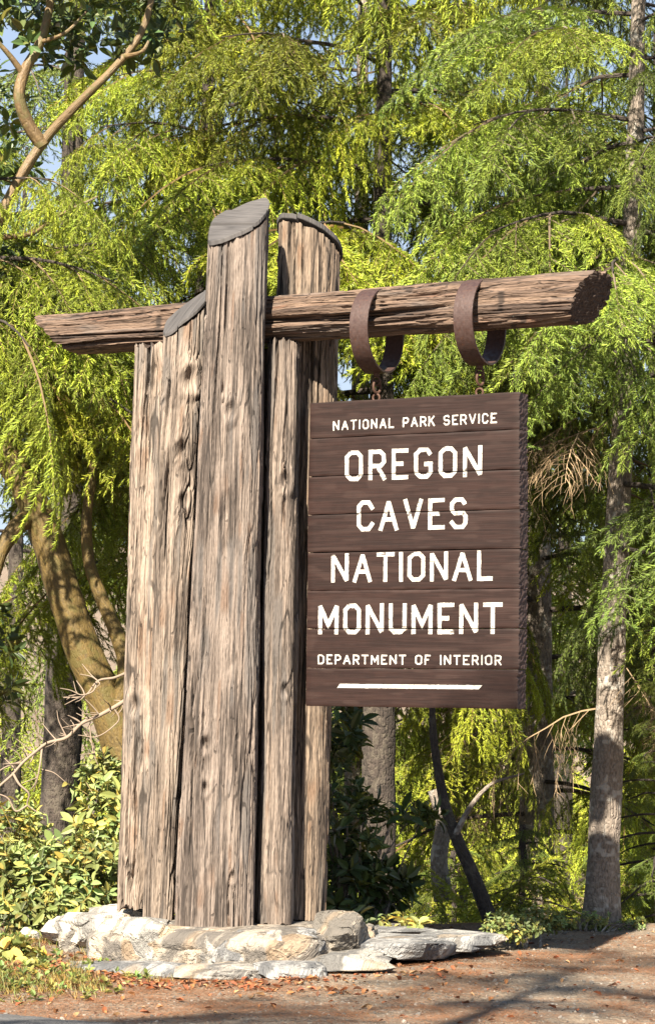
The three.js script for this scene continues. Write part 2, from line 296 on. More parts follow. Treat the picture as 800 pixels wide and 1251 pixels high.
// front row: tall timber, shorter one beside it; middle row: two under the arm; back row: rounded tall one
timber({ seed: 3, tint: [0.84, 0.82, 0.83], row: 0.235, bot: [216, 309, 1132], top: [257, 326, 275], cut: (a, b) => 0.46 * a - 0.86 * b, yaw: 0.05, d: 0.72, knots: [[0.79, 2.67, 0.034, 0.020], [0.85, 0.96, 0.03, 0.018], [0.845, 0.74, 0.024, 0.016], [0.71, 0.30, 0.02, 0.012]], cap: { thick: 0.018, seams: [-0.04, 0.05], angle: -1.0, over: 1.05 } });
timber({ seed: 4, tint: [1.0, 0.97, 0.94], row: 0.21, bot: [176, 210, 1118], top: [203, 250, 388], cut: (a, b) => 0.82 * a - 0.66 * b, yaw: 0.0, d: 0.9, knots: [[0.73, 2.82, 0.045, 0.026], [0.77, 2.45, 0.038, 0.018], [0.74, 2.18, 0.03, 0.014]], cap: { thick: 0.014, seams: [0.03], angle: 0.6, over: 1.07 } });
timber({ seed: 5, tint: [1.16, 1.12, 1.08], row: 0.02, bot: [146, 206, 1100], top: [166, 228, 424], cut: (a, b) => 0.02 * noise(a * 30, b * 30, 2), yaw: 0.2, d: 0.72, ragged: 0.05, knots: [[0.86, 1.06, 0.038, 0.018]] });
timber({ seed: 6, tint: [0.88, 0.85, 0.84], row: 0.0, bot: [315, 356, 1121], top: [331, 366, 419], cut: (a, b) => -0.15 * Math.max(0, a - 0.03), yaw: 0.1, d: 1.2, ragged: 0.03, knots: [[0.76, 2.28, 0.036, 0.018], [0.74, 1.2, 0.025, 0.012]] });
timber({ seed: 7, tint: [0.96, 0.88, 0.78], row: -0.26, bot: [322, 398, 1114], top: [340, 416, 298], cut: (a, b) => -0.42 * a + 0.55 * b, yaw: 0.1, d: 0.78, pow: 2.4, cap: { thick: 0.02, seams: [0.0], angle: 0.4, over: 1.05 } });
timber({ seed: 8, tint: [0.9, 0.86, 0.84], row: -0.12, bot: [192, 338, 1110], top: [222, 352, 430], yaw: 0.35, d: 0.3 });
{ // log arm
  const top = (px) => [[42, 385], [75, 381], [167, 375], [330, 361], [420, 355], [550, 345], [640, 338], [744, 332]], pl = rowPlane(0);
  const pL = onPlane(70, 409, pl, Nn), pR = onPlane(722, 364, pl, Nn);
  const g = logGeo({ p0: pL, p1: pR, A: Nn.clone().multiplyScalar(-1), w: [0.23, 0.245], d: [0.225, 0.25], pow: 2.5, cut0: (a, b) => 1.05 * b, cut1: (a, b) => -0.5 * b + 0.3 * a, na: 170, nl: 320, seed: 9, st: 2.4, amp: 1.15, ragged: 0.02, knots: [[0.5, 0.9, 0.03, 0.008]] });
  // b axis of the arm points down; see cut0 / cut1
  const m = put('arm', g, [M.beam, M.endGrain]);
}
console.log('timbers done');

// ---------------------------------------------------------------- the hanging sign
const STROKES = {   // letters of a routed board: straight strokes with clipped corners, in a box 1 high (y down)
  O: [0.74, [[0.2, 0, 0.54, 0, 0.74, 0.16, 0.74, 0.84, 0.54, 1, 0.2, 1, 0, 0.84, 0, 0.16, 0.2, 0]]],
  R: [0.72, [[0, 1, 0, 0, 0.52, 0, 0.7, 0.14, 0.7, 0.4, 0.54, 0.54, 0, 0.54], [0.36, 0.54, 0.72, 1]]],
  E: [0.66, [[0.66, 0, 0, 0, 0, 1, 0.66, 1], [0, 0.49, 0.5, 0.49]]],
  G: [0.76, [[0.74, 0.2, 0.56, 0, 0.2, 0, 0, 0.16, 0, 0.84, 0.2, 1, 0.55, 1, 0.75, 0.84, 0.75, 0.54, 0.42, 0.54]]],
  N: [0.76, [[0, 1, 0, 0, 0.76, 1, 0.76, 0]]],
  C: [0.72, [[0.72, 0.2, 0.54, 0, 0.2, 0, 0, 0.16, 0, 0.84, 0.2, 1, 0.54, 1, 0.72, 0.82]]],
  A: [0.82, [[0, 1, 0.41, 0, 0.82, 1], [0.17, 0.66, 0.65, 0.66]]],
  V: [0.82, [[0, 0, 0.41, 1, 0.82, 0]]],
  S: [0.7, [[0.68, 0.18, 0.52, 0, 0.18, 0, 0, 0.14, 0, 0.38, 0.14, 0.49, 0.56, 0.49, 0.7, 0.62, 0.7, 0.86, 0.54, 1, 0.17, 1, 0, 0.84]]],
  T: [0.78, [[0, 0, 0.78, 0], [0.39, 0, 0.39, 1]]],
  I: [0.0, [[0, 0, 0, 1]]],
  L: [0.62, [[0, 0, 0, 1, 0.62, 1]]],
  M: [0.9, [[0, 1, 0, 0, 0.45, 0.72, 0.9, 0, 0.9, 1]]],
  U: [0.74, [[0, 0, 0, 0.84, 0.2, 1, 0.54, 1, 0.74, 0.84, 0.74, 0]]],
  P: [0.68, [[0, 1, 0, 0, 0.5, 0, 0.68, 0.14, 0.68, 0.42, 0.5, 0.56, 0, 0.56]]],
  K: [0.72, [[0, 0, 0, 1], [0.68, 0, 0.02, 0.58], [0.24, 0.4, 0.72, 1]]],
  D: [0.72, [[0, 0, 0.5, 0, 0.72, 0.18, 0.72, 0.82, 0.5, 1, 0, 1, 0, 0]]],
  F: [0.64, [[0.64, 0, 0, 0, 0, 1], [0, 0.49, 0.5, 0.49]]],
};
const SW = 1024, SH = 1376, seamsV = [0, 0.12, 0.247, 0.373, 0.498, 0.623, 0.749, 0.877, 1];
function signTextures() {
  const cv = document.createElement('canvas'); cv.width = SW; cv.height = SH; const c = cv.getContext('2d');
  c.fillStyle = '#000'; c.fillRect(0, 0, SW, SH); c.strokeStyle = '#fff'; c.lineJoin = 'miter'; c.miterLimit = 2.5; c.lineCap = 'butt';
  const R = rng(5);
  function line(text, u0, u1, v0, v1, weight, gap, space) {
    const H = (v1 - v0) * SH, lw = weight * H, h = H - lw; let nat = 0; const xs = [];
    for (const ch of text) { if (ch === ' ') { nat += space; continue; } xs.push([ch, nat]); nat += STROKES[ch][0] + gap; }
    nat -= gap; const sx = ((u1 - u0) * SW - lw) / nat;
    c.lineWidth = lw;
    for (const [ch, x] of xs) for (const st of STROKES[ch][1]) {
      c.beginPath();
      for (let i = 0; i < st.length; i += 2) {
        let X = u0 * SW + lw / 2 + (x + st[i]) * sx, Y = v0 * SH + lw / 2 + st[i + 1] * h;
        const endA = i === 0, endB = i + 2 >= st.length, closed = st[0] === st[st.length - 2] && st[1] === st[st.length - 1];
        if ((endA || endB) && !closed) { const j = endA ? 2 : i - 2, dx = (st[i] - st[j]) * sx, dy = (st[i + 1] - st[j + 1]) * h, l = Math.hypot(dx, dy); const edge = st[i] <= 0 || st[i + 1] <= 0 || st[i + 1] >= 1 || st[i] >= STROKES[ch][0] - 0.01; if (edge) { X += dx / l * lw * 0.48; Y += dy / l * lw * 0.48; } }
        X += (R() - 0.5) * 1.6; Y += (R() - 0.5) * 1.2;
        i ? c.lineTo(X, Y) : c.moveTo(X, Y);
      }
      c.stroke();
    }
  }
  line('NATIONAL PARK SERVICE', 0.1185, 0.895, 0.063, 0.096, 0.150, 0.52, 0.95);
  line('OREGON', 0.18, 0.829, 0.1645, 0.265, 0.138, 0.5, 0.6);
  line('CAVES', 0.239, 0.763, 0.3295, 0.431, 0.138, 0.48, 0.6);
  line('NATIONAL', 0.117, 0.88, 0.501, 0.597, 0.138, 0.46, 0.6);
  line('MONUMENT', 0.057, 0.926, 0.666, 0.766, 0.140, 0.48, 0.6);
  line('DEPARTMENT OF INTERIOR', 0.057, 0.923, 0.832, 0.864, 0.160, 0.52, 0.95);
  c.fillStyle = '#fff'; c.beginPath(); c.moveTo(0.155 * SW, 0.940 * SH); c.lineTo(0.168 * SW, 0.927 * SH); c.lineTo(0.838 * SW, 0.9275 * SH); c.lineTo(0.822 * SW, 0.9405 * SH); c.fill();
  const im = c.getImageData(0, 0, SW, SH).data;
  const a = tileNoise(301), b = tileNoise(302), d = tileNoise(303), e = tileNoise(304), mask = new Float32Array(SW * SH);
  const map = dataTex(SW, SH, (x, y) => {
    const u = x / SW, v = 1 - y / SH, vy = clamp(Math.floor(v * SH), 0, SH - 1), jx = clamp(Math.round(x + 1.6 * (a(u, v, 90, 120) - 0.5)), 0, SW - 1), jy = clamp(Math.round(vy + 1.6 * (b(u, v, 90, 120) - 0.5)), 0, SH - 1);
    let m = im[(jy * SW + jx) * 4] / 255;
    const plank = seamsV.findIndex((s, i) => i < 8 && v >= s && v < seamsV[i + 1]);
    const grain = 0.5 * b(u + plank * 0.13, v, 7, 190) + 0.3 * a(u, v, 14, 420) + 0.2 * d(u, v, 40, 60);
    let k = mix3([0.0128, 0.0054, 0.0040], [0.0205, 0.0090, 0.0068], smooth(0.25, 0.75, grain)).map((q) => q * (0.9 + 0.2 * ((plank * 0.37) % 1)));
    k = mix3(k, [0.055, 0.033, 0.027], smooth(0.60, 0.8, d(u, v, 9, 70)) * 0.2);                 // chalked paint
    k = mix3(k, [0.02, 0.009, 0.007], smooth(0.17, 0.10, a(u, v, 26, 330)) * 0.6);               // checks along the grain
    const nearSeam = Math.min(...seamsV.map((s) => Math.abs(v - s)));
    const chip = smooth(0.66, 0.76, e(u, v, 90, 120) * 0.7 + 0.3 * d(u, v, 30, 40)) * (nearSeam < 0.012 ? 1 : 0.25);
    m *= 1 - chip * 0.8; m *= 1 - 0.5 * smooth(0.2, 0.1, e(u, v, 30, 300));
    // chipped pale wood under the U of MONUMENT
    const ug = Math.exp(-(((u - 0.435) / 0.05) ** 2) - (((v - 0.752) / 0.006) ** 2)); k = mix3(k, [0.42, 0.34, 0.27], smooth(0.35, 0.7, ug * 0.9 + 0.4 * e(u, v, 60, 90) - 0.15) * (ug > 0.1 ? 1 : 0));
    mask[y * SW + x] = m; const wv = 0.42 + 0.09 * d(u, v, 60, 80) - 0.10 * smooth(0.6, 0.8, e(u, v, 20, 26));
    return mix3(k, [wv, wv * 0.96, wv * 0.88], m);
  }, true);
  const bump = dataTex(SW, SH, (x, y) => { const u = x / SW, v = y / SH, h = 0.55 - 0.35 * mask[y * SW + x] + 0.10 * (b(u, v, 7, 190) - 0.5) + 0.10 * (a(u, v, 14, 420) - 0.5); return [h, h, h]; });
  map.wrapS = map.wrapT = bump.wrapS = bump.wrapT = THREE.ClampToEdgeWrapping;
  return [map, bump];
}
{
  const [map, bump] = signTextures();
  const face = new THREE.MeshPhysicalMaterial({ map, bumpMap: bump, bumpScale: 0.0035, roughness: 0.62, specularIntensity: 0.45, name: 'painted sign face' });
  const a = tileNoise(311), sm = dataTex(256, 256, (x, y) => mix3([0.022, 0.011, 0.009], [0.055, 0.03, 0.025], a(x / 256, y / 256, 30, 90)), true);
  const side = new THREE.MeshStandardMaterial({ map: sm, roughness: 0.8, name: 'painted plank edge' });
  const mt = tileNoise(331), mt2 = tileNoise(332), mm = dataTex(512, 512, (x, y) => { const u = x / 512, v = y / 512; return mix3(mix3([0.036, 0.018, 0.0145], [0.050, 0.026, 0.021], mt(u, v, 40, 40)), [0.075, 0.030, 0.014], smooth(0.74, 0.88, 0.6 * mt2(u, v, 22, 22) + 0.4 * mt(u, v, 90, 90))); }, true), mr = dataTex(256, 256, (x, y) => { const k = 0.42 + 0.35 * mt2(x / 256, y / 256, 30, 30); return [k, k, k]; });
  mm.repeat.set(3, 3); mr.repeat.set(3, 3);
  const metal = new THREE.MeshStandardMaterial({ map: mm, roughnessMap: mr, bumpMap: mr, bumpScale: 0.0015, roughness: 1, metalness: 0.15, name: 'brown painted steel' });
  const rust = new THREE.MeshStandardMaterial({ color: new THREE.Color(0.07, 0.035, 0.022), roughness: 0.7, metalness: 0.4, name: 'rusty iron' });
  const pl = rowPlane(0.055), tl = onPlane(378, 493, pl, Nn), tr = onPlane(635.5, 478, pl, Nn), bl = onPlane(373, 862, pl, Nn), br = onPlane(632, 866.5, pl, Nn);
  const width = (tr.distanceTo(tl) + br.distanceTo(bl)) / 2, yT = (tl.y + tr.y) / 2, yB = (bl.y + br.y) / 2, hgt = yT - yB, cen = tl.clone().add(tr).add(bl).add(br).multiplyScalar(0.25), T = 0.11;
  const leanTilt = Math.atan2((tl.clone().add(tr).sub(bl).sub(br)).dot(U) / 2, hgt);
  const sign = thing('hanging_sign', 'dark brown wooden park sign with white routed lettering hanging from two steel straps', 'sign', V(cen.x, yT, cen.z));
  sign.rotation.y = -TH; console.log('sign', width, hgt, yT, 'tilt', leanTilt);
  const R = rng(8);
  for (let i = 0; i < 8; i++) {
    const y1 = -seamsV[i] * hgt, y0 = -seamsV[i + 1] * hgt, ph = y1 - y0 - [0.004, 0.005, 0.004, 0.005, 0.0022, 0.005, 0.003, 0][i], g = new THREE.BoxGeometry(width, ph, T, 64, 30, 12);
    const P = g.attributes.position, UVs = g.attributes.uv, Nrm = g.attributes.normal, dx = (R() - 0.5) * 0.010, dz = (R() - 0.5) * 0.006, cy = y1 - ph / 2;
    for (let k = 0; k < P.count; k++) {
      let x = P.getX(k), y = P.getY(k), z = P.getZ(k); const fx = Math.abs(x) / (width / 2), fy = Math.abs(y) / (ph / 2);
      const onEnd = fx > 0.9999;
      if (Nrm.getZ(k) > 0.5 || Math.abs(z) > T / 2 - 1e-4) { const e = smooth(0.93, 1, fy), e2 = smooth(0.99, 1, fx); z -= Math.sign(z) * (0.0028 * e * (0.3 + 1.4 * Math.abs(noise(x * 9, i, 3))) + 0.003 * e2); }
      y += Math.sign(y) * smooth(0.8, 1, fy) * 0.0022 * noise(x * 9, i * 3.1, y > 0 ? 1 : 5);
      if (onEnd) { const h = (y + cy) * 95 + z * 55 + 3 * noise(y * 9, z * 20, i); x += Math.sign(x) * ((x > 0 ? 1 : 0.2) * (0.003 * Math.abs(Math.sin(h)) * (0.4 + Math.abs(noise(y * 14, i, z * 6)) * 2) - 0.012 * Math.abs(noise(y * 45 + i * 7, z * 28 + y * 20, 2)) - 0.006 * Math.abs(noise(y * 110, z * 60, 5))) + dx * 0.8); }
      else x += dx * 0;
      const face2 = Nrm.getZ(k) > 0.5;
      P.setXYZ(k, x, y, z + dz - 0.055);
      if (face2) UVs.setXY(k, 0.5 + x / width, 1 + (y + cy) / hgt);
      else UVs.setXY(k, (Math.abs(Nrm.getX(k)) > 0.5 ? z * 4 : x) + i * 0.31, (y + cy) * 3);
    }
    g.computeVertexNormals();
    const m = mesh('plank', g, [side, side, side, side, face, side], sign); m.position.set(0, cy, 0);
  }
  // straps: flat steel rings over the arm, each with an eye and a link to the top plank
  for (const [px, pyTop, pyBot] of [[461, 354, 456], [586.5, 342, 446]]) {
    const c0 = onPlane(px, pyTop, rowPlane(0), Nn), c1 = onPlane(px, pyBot, rowPlane(0), Nn), Rr = (c0.y - c1.y) / 2, sh = new THREE.Shape(); sh.absarc(0, 0, Rr, 0, Math.PI * 2); const hole = new THREE.Path(); hole.absarc(0, 0, Rr - 0.009, 0, Math.PI * 2, true); sh.holes.push(hole);
    const g = new THREE.ExtrudeGeometry(sh, { depth: 0.10, bevelEnabled: true, bevelSize: 0.0015, bevelThickness: 0.0015, bevelSegments: 2, curveSegments: 64 });
    g.translate(0, 0, -0.05); g.rotateY(Math.PI / 2); g.scale(1, 1, 0.97);
    const band = mesh('strap', g, metal, sign), q = sign.worldToLocal(V(c0.x, (c0.y + c1.y) / 2, c0.z)); sign.updateMatrixWorld(true);
    band.position.copy(sign.worldToLocal(V(c0.x, (c0.y + c1.y) / 2, c0.z)));
    const gapB = band.position.y - Rr;                                      // distance from strap bottom to the plank top (local y = 0)
    const bolt = new THREE.CylinderGeometry(0.018, 0.018, 0.016, 6); bolt.translate(0, -Rr - 0.009, 0);
    mesh('bolt', bolt, rust, band);
    const eye = new THREE.TorusGeometry(0.021, 0.0065, 8, 20); eye.translate(0, -Rr - 0.040, 0); mesh('eye', eye, rust, band);
    const link = new THREE.TorusGeometry(0.026, 0.007, 8, 22); link.scale(1, 1.25, 1); link.rotateY(Math.PI / 2 - 0.3); link.translate(0.003, -Rr - 0.040 - 0.030, 0); mesh('link', link, rust, band);
    const eb = new THREE.TorusGeometry(0.019, 0.0065, 8, 20); eb.translate(0, -Rr - gapB + 0.016, 0); mesh('eye', eb, rust, band);
    console.log('strap gap', gapB);
  }
}
console.log('sign done');

// ---------------------------------------------------------------- stone base
function rockGeo(w, h, d, seed, o = {}) {
  const R = rng(seed * 91 + 7), g = new THREE.SphereGeometry(1, o.seg ?? 100, Math.round((o.seg ?? 100) * 0.7)), P = g.attributes.position, UVs = g.attributes.uv, S = seed * 3.7, planes = [];
  for (let k = 0; k < (o.facets ?? 16); k++) planes.push([V(R() * 2 - 1, R() * 1.5 - 0.55, R() * 2 - 1).normalize(), 0.70 + 0.28 * R()]);
  const e = o.box ?? 0.36, cols = [], tint = o.tint ?? [1, 1, 1], v = V(0, 0, 0);
  for (let k = 0; k < P.count; k++) {
    v.fromBufferAttribute(P, k); v.set(Math.sign(v.x) * Math.abs(v.x) ** e, Math.sign(v.y) * Math.abs(v.y) ** e, Math.sign(v.z) * Math.abs(v.z) ** e);
    v.multiplyScalar(1 / Math.max(1, Math.hypot(v.x, v.y, v.z) * 0.72));
    for (const [n, c] of planes) { const q = v.dot(n) - c; if (q > 0) v.addScaledVector(n, -q); }
    v.set(v.x * w / 2, v.y * h / 2, v.z * d / 2);
    const m = v.clone(), n = m.clone().normalize();                        // chipped steps, split lines and pitting
    const step = Math.floor((noise(m.x * 6 + S, m.y * 9, m.z * 6) + 1) * 4) / 4 - 1, cr = clamp(1 - Math.abs(noise(m.x * 6 + S, m.y * 10 + 3, m.z * 6)) * 16);
    v.addScaledVector(n, 0.013 * step + 0.008 * noise(m.x * 5, m.y * 5 + S, m.z * 5) + 0.006 * noise(m.x * 17, m.y * 17 + S, m.z * 17) + 0.006 * noise(m.x * 43 + S, m.y * 43, m.z * 43) - 0.016 * cr);
    P.setXYZ(k, v.x, v.y, v.z); UVs.setXY(k, (v.x + 0.5 * v.z) * 1.3 + seed * 0.23, (v.y + 0.7 * v.z) * 1.3 + seed * 0.41); cols.push(...tint);
  }
  g.setAttribute('color', new THREE.Float32BufferAttribute(cols, 3)); g.computeVertexNormals(); return toCreasedNormals(g, 0.45);
}
{
  const base = thing('stone_plinth', 'low pale rough stone plinth around the feet of the timbers', 'plinth', V(-0.35, 0, -0.1)), list = [];
  const add = (pxL, pxR, pyT, pyB, depth, seed, o = {}) => {             // a stone by its outline and its distance; seated on the ground or on those below
    const m = at((pxL + pxR) / 2, (pyT + pyB) / 2, depth), w = (pxR - pxL) / FOCAL * depth, h = (pyB - pyT) / FOCAL * depth;
    const s = mesh('stone', rockGeo(w * 1.2, h * (o.hk ?? 1.2), o.d ?? 0.4, seed, o), M.rock, base); s.position.copy(m).sub(base.position); s.position.z -= (o.d ?? 0.4) / 2; s.rotation.y = o.yaw ?? 0; s.rotation.z = o.roll ?? 0; return s;
  };
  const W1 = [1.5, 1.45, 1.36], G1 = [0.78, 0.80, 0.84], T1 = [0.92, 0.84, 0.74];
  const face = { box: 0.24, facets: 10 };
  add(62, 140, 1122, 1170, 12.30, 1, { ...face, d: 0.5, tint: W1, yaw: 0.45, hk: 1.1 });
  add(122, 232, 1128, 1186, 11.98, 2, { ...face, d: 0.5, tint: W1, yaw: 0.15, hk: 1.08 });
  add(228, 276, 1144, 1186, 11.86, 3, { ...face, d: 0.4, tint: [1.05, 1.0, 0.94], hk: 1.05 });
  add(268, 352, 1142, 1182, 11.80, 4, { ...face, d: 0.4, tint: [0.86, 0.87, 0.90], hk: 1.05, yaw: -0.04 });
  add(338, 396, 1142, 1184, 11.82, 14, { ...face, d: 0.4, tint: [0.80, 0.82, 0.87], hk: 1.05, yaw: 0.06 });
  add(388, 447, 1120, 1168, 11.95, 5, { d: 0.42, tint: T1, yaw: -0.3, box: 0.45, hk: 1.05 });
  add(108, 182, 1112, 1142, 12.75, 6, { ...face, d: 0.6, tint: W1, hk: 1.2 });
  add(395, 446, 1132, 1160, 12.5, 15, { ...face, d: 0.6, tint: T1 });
  // flat slabs laid round the foot
  const slab = { box: 0.2, facets: 7, hk: 1.0 };
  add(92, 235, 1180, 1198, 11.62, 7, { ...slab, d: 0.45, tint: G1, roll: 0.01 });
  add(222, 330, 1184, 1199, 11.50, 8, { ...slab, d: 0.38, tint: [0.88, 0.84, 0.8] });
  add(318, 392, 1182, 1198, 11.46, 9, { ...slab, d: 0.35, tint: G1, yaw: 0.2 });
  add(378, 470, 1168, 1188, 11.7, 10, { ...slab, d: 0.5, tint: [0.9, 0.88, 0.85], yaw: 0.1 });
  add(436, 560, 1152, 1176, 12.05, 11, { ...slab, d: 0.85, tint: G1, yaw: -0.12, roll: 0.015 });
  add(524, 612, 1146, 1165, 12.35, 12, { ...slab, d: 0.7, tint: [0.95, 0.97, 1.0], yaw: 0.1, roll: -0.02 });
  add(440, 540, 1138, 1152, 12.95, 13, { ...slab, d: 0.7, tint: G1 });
  for (const [w, x, z, d, k] of [[1.30, 262, 12.02, 0.5, 22], [0.5, 130, 12.35, 0.5, 23], [0.42, 410, 12.2, 0.5, 24]]) {
    const mo = mesh('mortar', rockGeo(w, 0.30, d, k, { seg: 90, box: 0.2, tint: [1.0, 0.92, 0.82], facets: 0 }), M.rock, base), mc = at(x, 1160, z); mo.position.copy(mc).sub(base.position); mo.position.y = 0.02; mo.position.z -= d / 2 + 0.05; mo.rotation.y = -0.06;
  }
  // mortared bed on which the timbers stand
  const c = at(275, 1126, 12.35); const bed = mesh('mortar_bed', rockGeo(1.28, 0.34, 0.95, 21, { seg: 80, box: 0.34, tint: [0.82, 0.74, 0.66], facets: 0 }), M.rock, base); bed.position.set(c.x - base.position.x, 0.02, c.z - base.position.z - 0.02); bed.rotation.y = -0.35;
  // small loose stone by the shrub
  const ls = mesh('loose_stone', rockGeo(0.14, 0.09, 0.1, 31, { seg: 30, tint: W1 }), M.rock), lp = onY(38, 1144, 0.05); ls.position.copy(lp); tag(ls, 'small white loose stone between the leafy shrub and the plinth', 'stone');
}
console.log('stones done');

// ---------------------------------------------------------------- foliage modules
class Faces {
  constructor() { this.p = []; this.n = []; this.c = []; }
  tri(a, b, c, n, col) {
    const ux = b.x - a.x, uy = b.y - a.y, uz = b.z - a.z, vx = c.x - a.x, vy = c.y - a.y, vz = c.z - a.z;                // wind the face the way its normal points
    if ((uy * vz - uz * vy) * n.x + (uz * vx - ux * vz) * n.y + (ux * vy - uy * vx) * n.z < 0) [b, c] = [c, b];
    this.p.push(a.x, a.y, a.z, b.x, b.y, b.z, c.x, c.y, c.z); for (let k = 0; k < 3; k++) { this.n.push(n.x, n.y, n.z); this.c.push(col[0], col[1], col[2]); } }
  stick(a, b, ra, rb, col) {
    const d = b.clone().sub(a).normalize(), s = Math.abs(d.y) > 0.9 ? V(1, 0, 0) : UP.clone(); const e = d.clone().cross(s).normalize(), f = d.clone().cross(e);
    for (let k = 0; k < 3; k++) {
      const t0 = k * 2.0944, t1 = t0 + 2.0944, o = (t) => e.clone().multiplyScalar(Math.cos(t)).addScaledVector(f, Math.sin(t)), o0 = o(t0), o1 = o(t1), nn = o((t0 + t1) / 2);
      const A = a.clone().addScaledVector(o0, ra), B = a.clone().addScaledVector(o1, ra), C = b.clone().addScaledVector(o0, rb), D = b.clone().addScaledVector(o1, rb);
      this.tri(A, B, C, nn, col); this.tri(B, D, C, nn, col);
    }
  }
  geo() { const g = new THREE.BufferGeometry(); g.setAttribute('position', new THREE.Float32BufferAttribute(this.p, 3)); g.setAttribute('normal', new THREE.Float32BufferAttribute(this.n, 3)); g.setAttribute('color', new THREE.Float32BufferAttribute(this.c, 3)); return g; }
}
// a conifer bough about 1 m long along +x made of thick brush-like shoots; hang = how far the side shoots droop
function bough(seed, o) {
  const R = rng(seed), F = new Faces(), { hang = 0.4, bare = false, L = 1, step = 0.0040, nl = 0.038, nw = 0.0078, side = 0.42, tw = 0.14, gap2 = 0.075 } = o, twigCol = o.twig ?? [0.5, 0.26, 1.6];
  const needles = (pts, dens, col) => {
    for (let i = 0; i + 1 < pts.length; i++) {
      const a = pts[i], b = pts[i + 1], d = b.clone().sub(a), len = d.length(); d.divideScalar(len);
      const e = d.clone().cross(Math.abs(d.y) > 0.9 ? V(1, 0, 0) : UP).normalize(), f = d.clone().cross(e), k = Math.max(1, Math.round(len / step * dens)), last = i + 2 === pts.length;
      for (let q = 0; q < k; q++) {
        const th = R() * 6.283, r = e.clone().multiplyScalar(Math.cos(th)).addScaledVector(f, Math.sin(th)), u = (q + R()) / k, p = a.clone().addScaledVector(d, len * u);
        const dir = r.clone().addScaledVector(d, 0.55 + 0.6 * R() + (last ? u : 0)).normalize(), wv = dir.clone().cross(r).normalize(); wv.addScaledVector(r, (R() - 0.5) * 0.8).normalize();
        const l = nl * (0.65 + 0.6 * R()) * (last ? 1 - 0.4 * u : 1), s = 0.78 + 0.45 * R(), A = p.clone().addScaledVector(wv, nw / 2), B = p.clone().addScaledVector(wv, -nw / 2), C = p.clone().addScaledVector(dir, l);
        const fn = B.clone().sub(A).cross(C.clone().sub(A)).normalize(), nr = r.clone().multiplyScalar(0.8).addScaledVector(fn, fn.dot(r) < 0 ? -0.6 : 0.6).normalize(), cc = [col[0] * s, col[1] * s, col[2] * s];
        fn.dot(r) < 0 ? F.tri(B, A, C, nr, cc) : F.tri(A, B, C, nr, cc);
      }
    }
  };
  const path = (p, dir, len, n, droop, wig) => { const out = [p.clone()], d = dir.clone(), q = p.clone(); for (let i = 0; i < n; i++) { d.y -= droop / n; d.x += (R() - 0.5) * wig; d.y += (R() - 0.5) * wig; d.z += (R() - 0.5) * wig; d.normalize(); q.addScaledVector(d, len / n); out.push(q.clone()); } return out; };
  const sticks = (pts, r0, r1, col) => { for (let i = 0; i + 1 < pts.length; i++) F.stick(pts[i], pts[i + 1], lerp(r0, r1, i / (pts.length - 1)), lerp(r0, r1, (i + 1) / (pts.length - 1)), col); };
  const green = (t) => { const k = 0.8 + 0.4 * R(); return [lerp(0.72, 1.15, t) * k, lerp(0.80, 1.08, t) * k, 1 * k]; };        // every shoot its own random mix of older and newer needles
  const main = path(V(0, 0, 0), V(1, 0.12, 0), L, 6, 0.45 + 0.3 * hang, bare ? 0.3 : 0.1); sticks(main, 0.008, 0.002, twigCol);
  if (!bare) needles(main.slice(3), 0.9, green(0.6));
  const nS = o.nS ?? 16;
  for (let s = 0; s < nS; s++) {
    const t = 0.06 + 0.94 * (s + R() * 0.8) / nS, k = Math.min(5, Math.floor(t * 6)), p = main[k].clone().lerp(main[k + 1], clamp(t * 6 - k)), sg = s % 2 ? 1 : -1;
    const md = main[k + 1].clone().sub(main[k]).normalize(), ang = 0.7 + 0.45 * R(), dir = md.clone().multiplyScalar(Math.cos(ang)).add(V(0, 0.15 - 0.3 * R(), sg * Math.sin(ang))).normalize();
    const len = side * (1.05 - 0.68 * t) * (0.6 + 0.7 * R()) * (1 + 0.5 * hang), sp = path(p, dir, len, 4, hang * (1.6 + 1.6 * R()), bare ? 0.45 : 0.14);
    sticks(sp, 0.0032, 0.0015, twigCol);
    if (!bare) needles(sp, 1, green(0.3 + 0.5 * R()));
    const n2 = Math.max(1, Math.round(len / (bare ? 0.045 : gap2)));
    for (let z = 0; z < n2; z++) {
      if (bare && R() < 0.35) continue;
      const u = 0.1 + 0.85 * (z + R() * 0.7) / n2, q = Math.min(3, Math.floor(u * 4)), pp = sp[q].clone().lerp(sp[q + 1], clamp(u * 4 - q)), dd = sp[q + 1].clone().sub(sp[q]).normalize(), lat = dd.clone().cross(UP); if (lat.lengthSq() < 0.02) lat.set(R() - 0.5, 0, R() - 0.5); lat.normalize();
      const a2 = 0.6 + 0.4 * R(), d2 = dd.clone().multiplyScalar(Math.cos(a2)).addScaledVector(lat, (z % 2 ? 1 : -1) * Math.sin(a2)).add(V((R() - 0.5) * 0.4, (R() - 0.5) * 0.4, (R() - 0.5) * 0.4)).normalize();
      const tp = path(pp, d2, tw * (0.5 + 0.8 * R()) * (1.1 - 0.5 * u), bare ? 3 : 2, hang * 1.3, bare ? 0.5 : 0.1);
      sticks(bare ? tp : [tp[0], tp[2]], 0.0018, 0.0009, twigCol);
      if (!bare) needles(tp, 1, green(R()));
    }
  }
  return F.geo();
}
const BOUGH = [bough(1, { hang: 0.35 }), bough(2, { hang: 0.55 }), bough(3, { hang: 0.25, side: 0.46 }), bough(4, { hang: 0.8, side: 0.46 })];
const WEEP = [bough(5, { hang: 1.1, side: 0.5, nS: 15 }), bough(6, { hang: 1.5, side: 0.58, nS: 13, tw: 0.12 })];
const FARB = [bough(7, { hang: 0.5, step: 0.0075, nw: 0.012, nl: 0.042 }), bough(8, { hang: 0.3, step: 0.0075, nw: 0.012, nl: 0.042 })];
